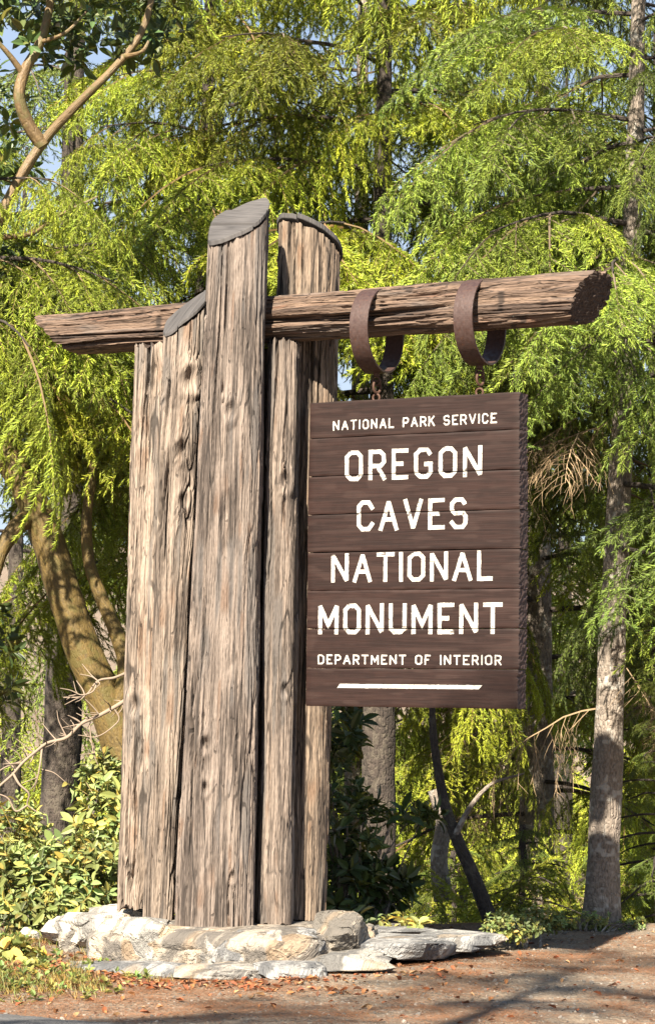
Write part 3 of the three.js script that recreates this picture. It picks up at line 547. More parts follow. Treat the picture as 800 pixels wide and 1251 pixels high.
const DEAD = [bough(9, { bare: true, hang: 0.7, nS: 18, side: 0.5, tw: 0.16, twig: [1, 1, 1] }), bough(10, { bare: true, hang: 1.1, nS: 16, side: 0.6, tw: 0.2, twig: [1, 1, 1] })];
console.log('boughs', [...BOUGH, ...WEEP, ...FARB].map((g) => g.attributes.position.count / 3));
const leafMat = (color, tr, name, rough = 0.6) => new THREE.MeshPhysicalMaterial({ color: new THREE.Color(...color), vertexColors: true, roughness: rough, transmission: tr, thickness: 0, ior: 1.4, name });
M.needle = leafMat([0.275, 0.325, 0.022], 0.22, 'lime fir needles', 0.75);
M.needleGreen = leafMat([0.190, 0.255, 0.028], 0.22, 'green fir needles', 0.75);
M.deadTwig = new THREE.MeshStandardMaterial({ color: new THREE.Color(0.25, 0.185, 0.115), vertexColors: true, roughness: 0.9, name: 'dry twigs' });
M.leaf = leafMat([0.195, 0.240, 0.080], 0.25, 'shrub leaves', 0.55);
M.leafDark = leafMat([0.060, 0.092, 0.026], 0.2, 'dark glossy leaves', 0.45);

// a tuft of elliptic leaves at a shoot tip
function tuft(seed, o) {
  const R = rng(seed), F = new Faces(), n = o.n ?? 11;
  F.stick(V(0, 0, 0), V(0, o.stem ?? 0.10, 0), 0.003, 0.002, [0.7, 0.45, 0.3]);
  for (let i = 0; i < n; i++) {
    const az = i * 2.4 + R(), h = (o.stem ?? 0.10) * (0.35 + 0.65 * i / n), el = lerp(o.low ?? -0.1, o.high ?? 1.1, i / n) + (R() - 0.5) * 0.4, l = (o.l ?? 0.072) * (0.7 + 0.6 * R()), w = l * (o.w ?? 0.44);
    const d = V(Math.cos(az) * Math.cos(el), Math.sin(el), Math.sin(az) * Math.cos(el)), sd = V(-Math.sin(az), 0, Math.cos(az)).applyAxisAngle(d, (R() - 0.5) * 1.2), nr = sd.clone().cross(d).normalize(), p = V(0, h, 0), s = 0.75 + 0.5 * R(), ye = R() < (o.yellow ?? 0.1) ? 1 : 0;
    const col = [s * (1 + 1.0 * ye), s * (1 + 0.35 * ye), s];
    const pt = (t, k) => p.clone().addScaledVector(d, l * (0.12 + t)).addScaledVector(sd, k * w).addScaledVector(nr, Math.abs(k) * w * 0.35 - t * t * l * 0.25);
    const row = [[0, 0], [0.25, 0.42], [0.55, 0.5], [0.82, 0.3], [1, 0]];
    for (const sg of [-1, 1]) for (let k = 0; k + 1 < row.length; k++) {
      const [t0, k0] = row[k], [t1, k1] = row[k + 1], a = pt(t0, 0), b = pt(t0, sg * k0), c = pt(t1, sg * k1), e = pt(t1, 0), nn = nr.clone().addScaledVector(sd, -sg * 0.35).normalize();
      if (k0) F.tri(a, b, c, nn, col); if (k1 || !k) F.tri(a, c, e, nn, col);
    }
  }
  return F.geo();
}
const TUFT = [tuft(1, { l: 0.062 }), tuft(2, { n: 14, l: 0.055, w: 0.38 }), tuft(3, { n: 9, high: 0.8, l: 0.068, w: 0.4 }), tuft(8, { n: 7, high: 0.5, l: 0.05, w: 0.5, yellow: 0.3, stem: 0.14 })], BIGTUFT = [tuft(4, { l: 0.11, n: 10, stem: 0.08, w: 0.42 }), tuft(5, { l: 0.12, n: 8, stem: 0.1, w: 0.4 })];
const OVAL = [tuft(6, { l: 0.05, w: 0.55, n: 9, stem: 0.05 }), tuft(7, { l: 0.055, w: 0.55, n: 12, stem: 0.06 })];

// a tapered, bent tube with uneven skin
function limbGeo(pts, r0, r1, o = {}) {
  const c = new THREE.CatmullRomCurve3(pts), n = o.n ?? Math.max(6, pts.length * 5), m = o.m ?? 10, S = o.seed ?? 1, p = [], uv = [], idx = [], fr = c.computeFrenetFrames(n), L = c.getLength(), flare = o.flare ?? 0;
  for (let i = 0; i <= n; i++) {
    const t = i / n, q = c.getPointAt(t), r = lerp(r0, r1, t) * (1 + flare * Math.exp(-t * L * 3.5));
    for (let j = 0; j <= m; j++) {
      const a = j / m * 2 * Math.PI, x = Math.cos(a), y = Math.sin(a), e = r * (1 + (o.rough ?? 0.1) * (noise(x * 1.3 + S, y * 1.3, t * L * 1.6) + 0.7 * noise(x * 4, y * 4 + S, t * L * 5)));
      const v = q.clone().addScaledVector(fr.normals[i], x * e).addScaledVector(fr.binormals[i], y * e); p.push(v.x, v.y, v.z); uv.push(j / m * Math.max(0.15, 2 * Math.PI * r0), t * L);
    }
  }
  const k = m + 1; for (let i = 0; i < n; i++) for (let j = 0; j < m; j++) { const a = i * k + j; idx.push(a, a + 1, a + k, a + 1, a + k + 1, a + k); }
  const g = new THREE.BufferGeometry(); g.setAttribute('position', new THREE.Float32BufferAttribute(p, 3)); g.setAttribute('uv', new THREE.Float32BufferAttribute(uv, 2)); g.setIndex(idx); g.computeVertexNormals(); return g;
}
const MX = new THREE.Matrix4();
function orient(p, dir, up, s) { const x = dir.clone().normalize(), z = x.clone().cross(up).normalize(), y = z.clone().cross(x); return new THREE.Matrix4().makeBasis(x.multiplyScalar(s), y.multiplyScalar(s), z.multiplyScalar(s)).setPosition(p); }

function conifer(o) {
  const R = rng(o.seed), x = o.x, z = o.z, gy = groundY(x, z) - 0.05, t = thing(o.name ?? 'fir_tree', o.label, 'tree', V(x, gy, z), o.group);
  const lean = o.lean ?? V(0, 0, 0), H = o.h, pts = []; for (let i = 0; i <= 8; i++) { const k = i / 8; pts.push(V(lean.x * k + 0.05 * noise(k * 3, o.seed, 1) * k, H * k, lean.z * k + 0.05 * noise(k * 3, o.seed, 7) * k)); }
  const axis = new THREE.CatmullRomCurve3(pts);
  mesh('trunk', limbGeo(pts, o.r, 0.02, { n: 90, m: 22, seed: o.seed, rough: 0.14, flare: 0.35 }), o.bark ?? M.barkPale, t);
  const lists = new Map(), put2 = (g, m, c) => { if (!lists.has(g)) lists.set(g, []); lists.get(g).push([m, c]); };
  const geos = o.geos ?? BOUGH, cnt = Math.round((H - o.y0) * (o.perM ?? 7)), bark = o.bark ?? M.barkPale, limbs = [], limbMat = M.barkDark;
  for (let i = 0; i < cnt; i++) {
    const k = (i + R()) / cnt, y = o.y0 + (H - o.y0) * k, az = i * 2.39996 + R() * 0.9, len = o.R * ((1 - k) ** 0.75 * 0.92 + 0.08) * (0.65 + 0.5 * R()) * smooth(-0.25, 0.25, k + 0.05);
    const out = V(Math.cos(az), 0, Math.sin(az)); if (o.skip?.(out, y, len, R)) continue;
    const s = axis.getPointAt(clamp(y / H)), up = lerp(o.up0 ?? -0.15, o.up1 ?? 0.45, k), q = [s];
    for (let a = 1; a <= 4; a++) { const u = a / 4; q.push(s.clone().addScaledVector(out, len * u).add(V(0.08 * (R() - 0.5) * len, len * (up * u - (o.sag ?? 0.28) * u * u), 0.08 * (R() - 0.5) * len))); }
    const c = new THREE.CatmullRomCurve3(q); limbs.push(limbGeo(q, Math.max(0.008, 0.012 * len + 0.004), 0.004, { n: 8, m: 5, seed: i, rough: 0.1 }));
    const nb = Math.max(2, Math.round(len / (o.space ?? 0.22))), lt = 0.6 + 0.65 * R(), limbTint = R();
    for (let b = 0; b < nb; b++) {
      const u = 0.18 + 0.82 * (b + R() * 0.6) / nb, p = c.getPointAt(clamp(u)), d = c.getTangentAt(clamp(u)), sg = b % 2 ? 1 : -1, tip = b >= nb - 1;
      const yaw = tip ? 0 : sg * (0.5 + 0.5 * R()), dir = d.clone().applyAxisAngle(UP, yaw); dir.y -= 0.05 + 0.3 * R(); 
      const g = geos[Math.floor(R() * geos.length)], sc = (o.scale ?? 0.85) * (0.65 + 0.55 * R()) * lerp(1.05, 0.75, u) * clamp(len / 1.0, 0.55, 1.1), tone = lt * (0.75 + 0.5 * R()), tint = 0.6 * limbTint + 0.4 * R();   // random per limb and bough
      put2(g, orient(p, dir, V(0.2 * (R() - 0.5), 1, 0.2 * (R() - 0.5)), sc), new THREE.Color(tone * (0.85 + 0.3 * tint), tone * (0.95 + 0.1 * tint), tone * (1.1 - 0.4 * tint)));
    }
  }
  for (const g of limbs) mesh('limb', g, limbMat, t);
  for (const [g, l] of lists) copies('crown', g, o.mat ?? M.needle, l, t);
  if (o.dead) {                                                         // dry lower limbs
    const dl = [[], []], n = o.dead;
    for (let i = 0; i < n; i++) {
      const y = lerp(o.dy0, o.dy1, R()), az = o.daz !== undefined ? o.daz + (R() - 0.5) * 2.6 : R() * 6.283, dir = V(Math.cos(az), -0.25 - 0.9 * R(), Math.sin(az)), p = axis.getPointAt(clamp(y / H)), tone = 0.55 + 0.8 * R(); p.addScaledVector(V(Math.cos(az), 0, Math.sin(az)), R() * (o.dr ?? 0.5));
      dl[i % 2].push([orient(p, dir, V(0.3, 1, 0.1), (o.ds ?? 0.9) * (0.6 + 0.7 * R())), new THREE.Color(tone, tone * 0.95, tone * 0.88)]);
    }
    dl.forEach((l, i) => copies('dead_branch', DEAD[i], M.deadTwig, l, t));
  }
  return t;
}
const XZ = (px, depth) => ({ x: (px - 400) / FOCAL * depth, z: 12 - depth });
conifer({ seed: 101, ...XZ(466, 16.6), h: 9.2, r: 0.13, R: 2.3, y0: 3.3, perM: 6.4, scale: 1.15, space: 0.22, geos: [...WEEP, ...BOUGH, ...BOUGH], bark: M.barkDark, label: 'tall fir with weeping yellow-green boughs and dark trunk behind the sign', up0: 0.05, skip: (out, y) => out.x > 0.25 && y < 4.5 });
conifer({ seed: 102, ...XZ(736, 14.45), h: 8.2, r: 0.098, R: 1.7, y0: 2.05, perM: 12, space: 0.18, lean: V(0.32, 0, 0), scale: 1.0, geos: BOUGH, mat: M.needleGreen, skip: (out, y, len, R) => out.x < -0.1 && y < 3.3, label: 'fir with bare pale lower trunk at the edge of the gravel beside the sign', dead: 13, dy0: 1.2, dy1: 3.2, dr: 0.9, ds: 0.6, up0: -0.1 });
conifer({ seed: 103, ...XZ(245, 17.0), h: 9.5, r: 0.10, R: 1.85, y0: 2.9, perM: 6.2, scale: 1.15, space: 0.22, geos: [...WEEP, ...BOUGH, ...BOUGH], bark: M.barkDark, label: 'fir with drooping bright boughs rising behind the tallest timber', up0: -0.05 });
conifer({ seed: 104, ...XZ(80, 19), h: 12, r: 0.18, R: 1.9, y0: 5.2, perM: 4.5, geos: FARB, mat: M.needleGreen, bark: M.barkDark, label: 'dark thick-trunked fir standing behind the leaning madrone' });
conifer({ seed: 105, ...XZ(658, 18.2), h: 9, r: 0.15, R: 1.9, y0: 1.3, perM: 8, geos: [...WEEP, ...FARB], scale: 0.9, up0: 0.05, label: 'pale-trunked fir seen under the corner of the sign', dead: 16, dy0: 0.6, dy1: 3.2 });
conifer({ seed: 106, ...XZ(439, 19), h: 11, r: 0.11, R: 1.7, y0: 3.2, perM: 4, geos: FARB, scale: 1.0, label: 'slim pale-trunked fir behind the dark broadleaf shrub', dead: 20, dy0: 1.2, dy1: 3.4 });
conifer({ seed: 107, ...XZ(-80, 14.4), h: 4.9, r: 0.09, R: 1.9, y0: 3.45, perM: 13, space: 0.2, scale: 1.0, geos: [...WEEP, ...BOUGH], bark: M.barkDark, label: 'fir whose drooping boughs hang over the arm end beside the madrone', up0: -0.1 });
for (const [px, dp, sd, h, mat] of [[330, 26, 1, 10, 0], [560, 25, 2, 10, 0], [800, 23, 3, 10, 0], [20, 29, 4, 10, 1], [690, 33, 6, 12, 1]])
  conifer({ seed: 200 + sd, ...XZ(px, dp), h, r: 0.15, R: 2.1, y0: 3.0, perM: 3.0, space: 0.45, scale: 1.35, geos: FARB, mat: M.needleGreen, bark: M.barkDark, label: 'fir in the wood farther back, glimpsed between the near firs', group: 'firs of the wood behind' });
for (const [px, dp, h, R0, sd, label] of [[640, 15.2, 0.75, 0.45, 1, 'knee-high dark fir sapling at the gravel edge near the pale trunk'], [806, 14.8, 1.9, 0.6, 2, 'dark young fir beyond the bare-trunked fir'], [560, 16.8, 0.9, 0.5, 3, 'small fir sapling below the sign among the undergrowth']])
  conifer({ name: 'fir_sapling', seed: 300 + sd, ...XZ(px, dp), h, r: 0.018, R: R0, y0: 0.08, perM: 26, space: 0.16, scale: 0.42, geos: BOUGH.slice(0, 3), mat: M.needleGreen, bark: M.barkDark, label });
console.log('firs done');

// ---------------------------------------------------------------- broadleaf trees and shrubs
function leafCloud(name, geos, mat, parent, blobs, seed, o = {}) {          // tufts through ellipsoids [centre, rx, ry, rz, count] given relative to the parent
  const R = rng(seed), lists = geos.map(() => []);
  for (const [c, rx, ry, rz, n] of blobs) for (let i = 0; i < n; i++) {
    const a = R() * 6.283, u = R() * 2 - 1, k = Math.sqrt(1 - u * u), rr = Math.cbrt(lerp(0.12, 1, R())), d = V(Math.cos(a) * k, u, Math.sin(a) * k), p = V(c.x + d.x * rx * rr, c.y + d.y * ry * rr, c.z + d.z * rz * rr);
    const up = d.clone().multiplyScalar(0.6).add(V((R() - 0.5) * 1.5, 0.75, (R() - 0.5) * 1.5)).normalize(), q = new THREE.Quaternion().setFromUnitVectors(UP, up).multiply(new THREE.Quaternion().setFromAxisAngle(UP, R() * 6.283)), s = (o.s ?? 1) * (0.5 + 0.8 * R()), t = (0.55 + 0.75 * R()), tint = R();   // random per tuft
    lists[i % geos.length].push([new THREE.Matrix4().compose(p, q, V(s, s, s)), new THREE.Color(t * (0.85 + 0.35 * tint), t, t * (1.05 - 0.3 * tint))]);
  }
  lists.forEach((l, i) => l.length && copies(name, geos[i], mat, l, parent));
}
function woody(parent, pts, r0, r1, mat, name = 'limb', m = 12, n) { const q = pts.map(([x, y, d]) => at(x, y, d).sub(parent.position)); return mesh(name, limbGeo(q, r0, r1, { m, n: n ?? q.length * 6, seed: pts[0][0], rough: 0.09 }), mat, parent); }
const foot = (px, depth) => { const q = XZ(px, depth); return V(q.x, groundY(q.x, q.z) - 0.05, q.z); };
{
  const t = thing('madrone_tree', 'leaning madrone with thick mossy olive trunk beside the lowest timber', 'tree', foot(172, 14.3));
  const g0 = t.position.clone(), b = [V(0, 0, 0), ...[[168, 1010, 14.30], [150, 925, 14.30], [126, 850, 14.30], [100, 790, 14.30], [76, 715, 14.30], [54, 645, 14.30], [30, 592, 14.30], [-10, 530, 14.40], [-70, 440, 14.60], [-110, 300, 14.10]].map(([x, y, d]) => at(x, y, d).sub(g0))];
  mesh('trunk', limbGeo(b, 0.125, 0.07, { m: 26, n: 90, seed: 4, rough: 0.09 }), M.madroneMossy, t);
  woody(t, [[142, 880, 14.27], [154, 815, 14.25], [142, 772, 14.25], [122, 725, 14.25], [110, 690, 14.25], [106, 640, 14.25], [112, 590, 14.30], [120, 530, 14.5], [128, 470, 14.8]], 0.055, 0.014, M.madroneMossy, 'limb', 16, 60);
  woody(t, [[44, 625, 14.30], [20, 645, 14.20], [2, 672, 14.15], [-12, 720, 14.10], [-30, 760, 14.10]], 0.06, 0.03, M.madroneMossy, 'limb', 14, 40);
  const rel = (x, y, d) => at(x, y, d).sub(g0);
  leafCloud('crown', BIGTUFT, M.leafDark, t, [[rel(-30, 500, 14.5), 0.4, 0.35, 0.4, 50], [rel(-15, 800, 14.3), 0.16, 0.4, 0.3, 34], [rel(-70, 380, 14.6), 0.5, 0.5, 0.5, 70], [rel(40, 560, 14.7), 0.35, 0.15, 0.3, 30]], 41, { s: 0.8 });
}
{
  const t = thing('madrone_tree', 'tan-barked madrone with forked smooth limbs and dark leaves above the arm end', 'tree', foot(-190, 14.2)), g0 = t.position.clone(), rel = (x, y, d) => at(x, y, d).sub(g0);
  mesh('trunk', limbGeo([V(0, 0, 0), rel(-180, 900, 14.2), rel(-150, 640, 14.2), rel(-95, 440, 14.2), rel(-30, 320, 14.2), rel(2, 262, 14.2), rel(28, 212, 14.2), rel(56, 170, 14.2), rel(92, 130, 14.15), rel(135, 88, 14.1), rel(170, 45, 14.1), rel(185, 0, 14.1), rel(190, -60, 14.1)], 0.085, 0.014, { m: 24, n: 140, seed: 6, rough: 0.16 }), M.madrone, t);
  woody(t, [[52, 178, 14.2], [34, 150, 14.15], [24, 118, 14.1], [30, 88, 14.1], [48, 55, 14.1], [60, 15, 14.1], [66, -40, 14.1]], 0.042, 0.02, M.madrone, 'limb', 16, 50);
  woody(t, [[30, 92, 14.1], [14, 70, 14.05], [-5, 48, 14]], 0.022, 0.012, M.madrone, 'limb', 8);
  woody(t, [[150, 70, 14.1], [175, 62, 14], [182, 50, 14]], 0.018, 0.008, M.madrone, 'limb', 8);
  woody(t, [[0, 290, 14.2], [40, 285, 14.1], [75, 262, 14], [120, 240, 14]], 0.018, 0.006, M.madrone, 'limb', 8);
  woody(t, [[48, 52, 14.1], [80, 40, 14], [110, 10, 14]], 0.015, 0.006, M.madrone, 'limb', 8);
  leafCloud('crown', BIGTUFT, M.leafDark, t, [[rel(20, 25, 14.3), 0.35, 0.3, 0.6, 50], [rel(110, 35, 14.4), 0.4, 0.25, 0.5, 50], [rel(-20, 180, 14.4), 0.25, 0.5, 0.5, 40], [rel(60, -40, 14.2), 0.8, 0.3, 0.7, 60], [rel(190, 30, 14.4), 0.25, 0.2, 0.3, 30], [rel(5, 380, 14.4), 0.25, 0.3, 0.3, 40]], 42, { s: 0.8 });
}
{
  const p = foot(520, 15.6), t = thing('leaning_tree', 'thin dark crooked tree leaning below the sign', 'tree', foot(602, 14.5));
  woody(t, [[604, 1140, 14.5], [590, 1100, 14.5], [574, 1060, 14.55], [560, 1030, 14.6], [545, 990, 14.7], [535, 940, 14.8], [528, 880, 14.9], [530, 800, 15]], 0.05, 0.014, M.barkDark, 'trunk', 14, 60);
  woody(t, [[556, 1020, 14.6], [575, 985, 14.6], [600, 958, 14.6], [640, 945, 14.6]], 0.02, 0.006, M.barkPale, 'limb', 8);
  const t2 = thing('dead_snag', 'short broken pale snag standing below the sign', 'tree', foot(540, 16));
  woody(t2, [[542, 1100, 16], [536, 1050, 16], [541, 1005, 16], [530, 965, 16]], 0.07, 0.045, M.barkPale, 'trunk', 14, 40);
}
{ // dry forked branch in front of the dark trunk
  const t = thing('dead_branch', 'bleached leafless forked branch reaching out past the lowest timber', 'branch', at(160, 850, 13.6)), d = 13.6;
  const L = (a, r0, r1) => woody(t, a.map(([x, y, k = 0]) => [x, y, d + k]), r0, r1, M.bleached, 'twig', 7, a.length * 5);
  M.bleached = new THREE.MeshStandardMaterial({ color: new THREE.Color(0.21, 0.16, 0.12), roughness: 0.9, name: 'bleached twig' });
  L([[172, 842], [150, 858], [122, 874], [100, 884], [82, 901], [58, 908], [42, 920, -0.05], [28, 932, -0.1], [16, 946, -0.1], [0, 960, -0.1]], 0.013, 0.007);
  L([[16, 944, -0.1], [24, 958, -0.12], [36, 970, -0.12], [34, 983, -0.1], [46, 992, -0.1]], 0.008, 0.003);
  L([[34, 984, -0.1], [20, 991, -0.1], [10, 975, -0.1], [-8, 968, -0.1]], 0.006, 0.003);
  L([[155, 822], [140, 828, 0.05], [120, 832, 0.1], [104, 850, 0.1], [78, 852, 0.1]], 0.009, 0.003); L([[120, 832, 0.1], [112, 846], [96, 848], [90, 832]], 0.006, 0.002);
  L([[82, 901], [72, 880], [70, 868]], 0.005, 0.002); L([[52, 910], [50, 930, -0.05], [46, 952, -0.05], [42, 966]], 0.007, 0.003); L([[52, 940], [66, 944], [80, 955]], 0.004, 0.002);
  L([[110, 886], [112, 905], [116, 925], [120, 934]], 0.005, 0.002); L([[140, 866], [146, 878], [138, 888], [118, 900], [96, 898]], 0.005, 0.002); L([[30, 932], [12, 935], [-4, 944]], 0.005, 0.003);
  const R = rng(77), mains = [[150, 858], [135, 867], [122, 874], [110, 879], [100, 884], [90, 892], [82, 901], [70, 905], [58, 908], [48, 915], [42, 920], [34, 927], [28, 932], [20, 942], [120, 832], [104, 850], [96, 848], [46, 950], [116, 920]];
  for (const [x, y] of mains) for (let k = 0; k < 3; k++) { const a = -2.6 + R() * 5.2, l = 10 + 18 * R(), dx = -Math.cos(a * 0.6), dy = Math.sin(a), z = (R() - 0.5) * 0.25; L([[x, y], [x + dx * l * 0.5 + R() * 4, y + dy * l * 0.4, z * 0.5], [x + dx * l, y + dy * l * (0.6 + 0.6 * R()), z]], 0.0042, 0.0018); }
}
function shrub(name, label, footAt, blobsPx, geos, mat, seed, s = 1) {
  const t = thing(name, label, 'shrub', footAt), R = rng(seed), blobs = blobsPx.map(([x, y, d, rx, ry, rz, n]) => [at(x, y, d).sub(t.position), rx, ry, rz, n]);
  for (const [c, rx, ry] of blobs) for (let k = 0; k < 4; k++) { const e = c.clone().add(V((R() - 0.5) * rx * 1.4, (R() - 0.2) * ry, (R() - 0.5) * 0.2)), st = V((R() - 0.5) * 0.2 + c.x * 0.45, 0, (R() - 0.5) * 0.15); mesh('stem', limbGeo([st, st.clone().lerp(e, 0.5).add(V((R() - 0.5) * 0.08, 0.05, 0)), e], 0.009, 0.003, { m: 6, n: 10, seed: k }), M.barkPale, t); }
  leafCloud('foliage', geos, mat, t, blobs, seed, { s });
  return t;
}
shrub('leafy_shrub', 'bushy sunlit shrub with pale green oval leaves beside the white stones', foot(60, 13.6), [[30, 1085, 13.5, 0.28, 0.22, 0.25, 130], [105, 1085, 13.4, 0.24, 0.22, 0.22, 130], [130, 1020, 13.7, 0.16, 0.25, 0.2, 110], [10, 1040, 13.6, 0.2, 0.2, 0.25, 90], [128, 965, 13.9, 0.13, 0.14, 0.2, 60], [60, 1125, 13.2, 0.28, 0.10, 0.18, 90]], TUFT, M.leaf, 51);
shrub('dark_shrub', 'tall dark glossy-leaved shrub in the shade behind the timbers', foot(420, 13.9), [[412, 900, 13.7, 0.12, 0.2, 0.2, 34], [425, 1010, 13.8, 0.16, 0.28, 0.25, 50], [420, 1090, 13.9, 0.2, 0.2, 0.25, 70], [462, 1085, 14.1, 0.18, 0.12, 0.25, 36], [490, 1005, 14.0, 0.2, 0.05, 0.15, 16]], BIGTUFT, M.leafDark, 52, 0.7);
shrub('low_shrub', 'low olive ground shrub beside the flat slabs', foot(630, 13.2), [[625, 1135, 13.1, 0.16, 0.07, 0.14, 110], [660, 1128, 13.5, 0.14, 0.06, 0.14, 80]], OVAL, M.leaf, 53, 0.45);
shrub('low_shrub', 'thin low weeds round the foot of the pale trunk', foot(720, 14.1), [[705, 1128, 14.2, 0.2, 0.06, 0.12, 80], [760, 1132, 14.3, 0.16, 0.05, 0.1, 40]], OVAL, M.leaf, 54, 0.4);
shrub('low_shrub', 'yellow-green broad-leaved seedling in the grass before the white stones', foot(28, 12.0), [[28, 1172, 11.9, 0.11, 0.06, 0.1, 24], [45, 1190, 11.7, 0.06, 0.04, 0.06, 8]], [tuft(71, { l: 0.06, w: 0.75, n: 6, stem: 0.05, yellow: 0.5, high: 0.6 })], M.leaf, 55, 1.0);
shrub('low_shrub', 'small yellowing leaves behind the flat slabs', foot(500, 13.3), [[500, 1134, 13.25, 0.08, 0.04, 0.08, 12], [455, 1132, 13.3, 0.1, 0.05, 0.1, 14]], [tuft(72, { l: 0.07, w: 0.6, n: 5, stem: 0.05, yellow: 0.6, high: 0.7 })], M.leaf, 56, 0.9);

// ---------------------------------------------------------------- ground cover, litter, pebbles (uncountable)
{
  const R = rng(900), L = [[], []], L2 = [[], []];
  for (let i = 0; i < 2600; i++) {
    const z = -3.2 - 30 * R() ** 1.3, x = (R() - 0.5) * (7 + (12 - z) * 0.42), dens = noise(x * 0.4, 0, z * 0.4); if (dens < -0.25) continue;
    const s = (0.35 + 0.5 * R()) * (1 + Math.max(0, -z - 8) * 0.05), az = R() * 6.283, t = 0.8 + 0.8 * R();
    L[i % 2].push([orient(V(x, groundY(x, z) - 0.03, z), V(Math.cos(az) * 0.8, 0.5 + R(), Math.sin(az) * 0.8), V(Math.cos(az + 1.5), 0.6, Math.sin(az + 1.5)), s), new THREE.Color(t * 1.1, t * 1.05, t)]);
  }
  L.forEach((l, i) => tag(copies('undergrowth', FARB[i], M.needle, l), 'sunlit green undergrowth on the slope beyond the gravel', 'undergrowth', null, 'stuff'));
  const blade = new Faces(); for (let i = 0; i < 9; i++) { const a = R() * 6.28, h = 0.04 + 0.06 * R(), p = V((R() - 0.5) * 0.04, 0, (R() - 0.5) * 0.04), e = p.clone().add(V(Math.cos(a) * h * 0.6, h, Math.sin(a) * h * 0.6)), w = V(-Math.sin(a), 0, Math.cos(a)).multiplyScalar(0.0016); blade.tri(p.clone().add(w), p.clone().sub(w), e, V(Math.cos(a), 0.6, Math.sin(a)).normalize(), [0.8 + 0.5 * R(), 1, 0.8]); }
  const gl = []; for (let i = 0; i < 4200; i++) { const px = -40 + 300 * R(), py = 1146 + 75 * R(); if (R() > 0.55 * smooth(260, 60, px) * smooth(-0.3, 0.25, noise(px * 0.02, py * 0.03, 5)) * smooth(1224, 1196, py + px * 0.02)) continue; const p = onY(px, py, 0.02), y = R(), t = 0.6 + 0.6 * R(); p.y = groundY(p.x, p.z); gl.push([new THREE.Matrix4().compose(p, new THREE.Quaternion().setFromAxisAngle(UP, R() * 6.28), V(1, 0.25 + 0.5 * R(), 1)), new THREE.Color(t * (0.6 + y), t * 0.8, t * 0.5)]); }
  tag(copies('grass', blade.geo(), M.leaf, gl), 'short thin weedy grass before the white stones', 'grass', null, 'stuff');
  const gc = [[], []]; for (let i = 0; i < 900; i++) { const px = -40 + 260 * R(), py = 1148 + 72 * R(); if (R() > smooth(230, 40, px) * smooth(-0.3, 0.2, noise(px * 0.03, py * 0.05, 15)) * smooth(1226, 1190, py)) continue; const p = onY(px, py, 0.02), t = 0.5 + 0.8 * R(), y = R(), sc = 0.3 + 0.35 * R(); p.y = groundY(p.x, p.z) - 0.01; gc[i % 2].push([new THREE.Matrix4().compose(p, new THREE.Quaternion().setFromEuler(new THREE.Euler((R() - 0.5) * 0.8, R() * 6.28, (R() - 0.5) * 0.8)), V(sc, sc, sc)), new THREE.Color(t * (0.6 + 0.7 * y), t * 0.85, t * 0.6)]); }
  gc.forEach((l, i) => tag(copies('ground_cover', OVAL[i], M.leaf, l), 'low creeping green weeds before the white stones', 'weeds', null, 'stuff'));
  // fallen leaves and dry needles
  const lf = new Faces(), q = [[-0.5, 0, 0], [-0.15, 0.012, 0.24], [0.25, 0.02, 0.2], [0.5, 0.006, 0], [0.2, 0.016, -0.22], [-0.2, 0.02, -0.2]].map(([x, y, z]) => V(x * 0.05, y * 0.7, z * 0.05)), c = V(0, 0.001, 0); q.forEach((v, i) => { const w = q[(i + 1) % 6]; lf.tri(c, w, v, w.clone().sub(c).cross(v.clone().sub(c)).normalize(), [1, 1, 1]); });
  const leaves = [], tones = [[0.20, 0.062, 0.020], [0.16, 0.045, 0.016], [0.23, 0.10, 0.035], [0.26, 0.15, 0.07], [0.12, 0.05, 0.025]];
  const litter = new THREE.MeshStandardMaterial({ vertexColors: true, color: 0xffffff, roughness: 0.8, name: 'fallen leaves' });
  for (let i = 0; i < 16000; i++) {
    const x = -2.4 + 4.6 * R(), z = -2.4 + 4.4 * R(), e = Math.hypot((x + 0.35) / 1.0, (z - 0.35) / 0.55), band = Math.exp(-((e - 0.75) ** 2) * 3.0), left = smooth(0.4, -1.2, x) * smooth(1.1, 0.4, z);
    if (R() > 0.03 + 1.3 * band * smooth(-0.25, 0.25, noise(x * 3, z * 3, 2)) * smooth(0.9, -0.3, x) + 0.25 * left * smooth(-0.1, 0.3, noise(x * 2, 1, z * 2)) + 0.06 * smooth(0.1, 0.4, noise(x * 1.5, z * 1.5, 9))) continue;
    const s = 0.35 + 0.7 * R() ** 1.5, tc = tones[Math.floor(R() * 5)], k = 0.7 + 0.6 * R();
    leaves.push([new THREE.Matrix4().compose(V(x, groundY(x, z) + 0.006, z), new THREE.Quaternion().setFromEuler(new THREE.Euler((R() - 0.5) * 0.9, R() * 6.28, (R() - 0.5) * 0.9)), V(s, s, s)), new THREE.Color(tc[0] * k, tc[1] * k, tc[2] * k)]);
  }
  tag(copies('fallen_leaves', lf.geo(), litter, leaves), 'orange-brown fallen leaves scattered round the plinth', 'leaf litter', null, 'stuff');
  const nd = new Faces(); for (let i = 0; i < 14; i++) { const a = R() * 6.28, p = V((R() - 0.5) * 0.14, 0.003 + 0.004 * R(), (R() - 0.5) * 0.14), d = V(Math.cos(a), 0.1 * (R() - 0.5), Math.sin(a)).multiplyScalar(0.03 + 0.03 * R()), w = V(-Math.sin(a), 0, Math.cos(a)).multiplyScalar(0.0014); nd.tri(p.clone().add(w), p.clone().sub(w), p.clone().add(d), UP, [1, 1, 1]); }
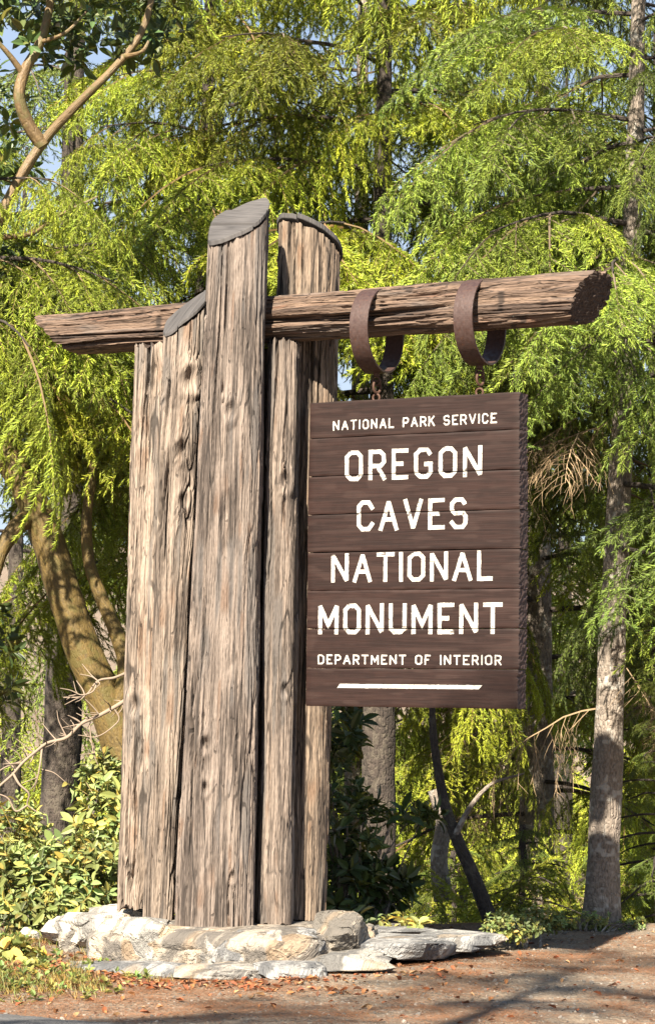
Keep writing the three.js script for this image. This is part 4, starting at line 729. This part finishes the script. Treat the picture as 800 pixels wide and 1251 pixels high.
  const nl = []; for (let i = 0; i < 13000; i++) { const x = -2.6 + 5.4 * R(), z = -2.5 + 4.6 * R(); if (R() > smooth(-0.3, 0.35, noise(x * 1.7, 4, z * 1.7)) + 0.8 * smooth(0.4, -0.6, x) * smooth(-0.2, 0.3, z)) continue; const k = 0.5 + 0.8 * R(); nl.push([new THREE.Matrix4().compose(V(x, groundY(x, z) + 0.002, z), new THREE.Quaternion().setFromAxisAngle(UP, R() * 6.28), V(1, 1, 1)), new THREE.Color(0.24 * k, 0.098 * k, 0.036 * k)]); }
  tag(copies('fallen_needles', nd.geo(), litter, nl), 'rust-brown dry needles lying on the gravel', 'needle litter', null, 'stuff');
  const pg = new THREE.IcosahedronGeometry(1, 1), PP = pg.attributes.position; for (let k = 0; k < PP.count; k++) { const x = PP.getX(k), y = PP.getY(k), z = PP.getZ(k), r = 1 + 0.45 * noise(x * 1.3, y * 1.3, z * 1.3); PP.setXYZ(k, x * r, y * r * 0.65, z * r); } pg.computeVertexNormals();
  const pl = []; for (let i = 0; i < 5200; i++) { const x = -2.6 + 5.4 * R(), z = -2.4 + 4.6 * R(), s = 0.003 + 0.009 * R() ** 9 + 0.002 * R(), k = 0.08 + 0.20 * R() ** 3; pl.push([new THREE.Matrix4().compose(V(x, groundY(x, z) + s * 0.2, z), new THREE.Quaternion().setFromEuler(new THREE.Euler(R(), R() * 6, R())), V(s, s, s * (0.7 + 0.5 * R()))), new THREE.Color(k, k * 0.88, k * 0.76)]); }
  tag(copies('gravel', pg, new THREE.MeshStandardMaterial({ color: 0xffffff, roughness: 0.95, name: 'pebbles' }), pl), 'small pebbles scattered on the soil', 'gravel', null, 'stuff');
}
// roadside fir out of the frame towards the sun, whose shade dapples the gravel
conifer({ seed: 401, x: -1.25, z: 7.1, h: 7.6, r: 0.13, R: 1.3, y0: 3.7, perM: 6, space: 0.34, scale: 1.0, geos: FARB, label: 'roadside fir that shades the gravel before the plinth', bark: M.barkDark });
console.log('done');
renderer.render(scene, camera);
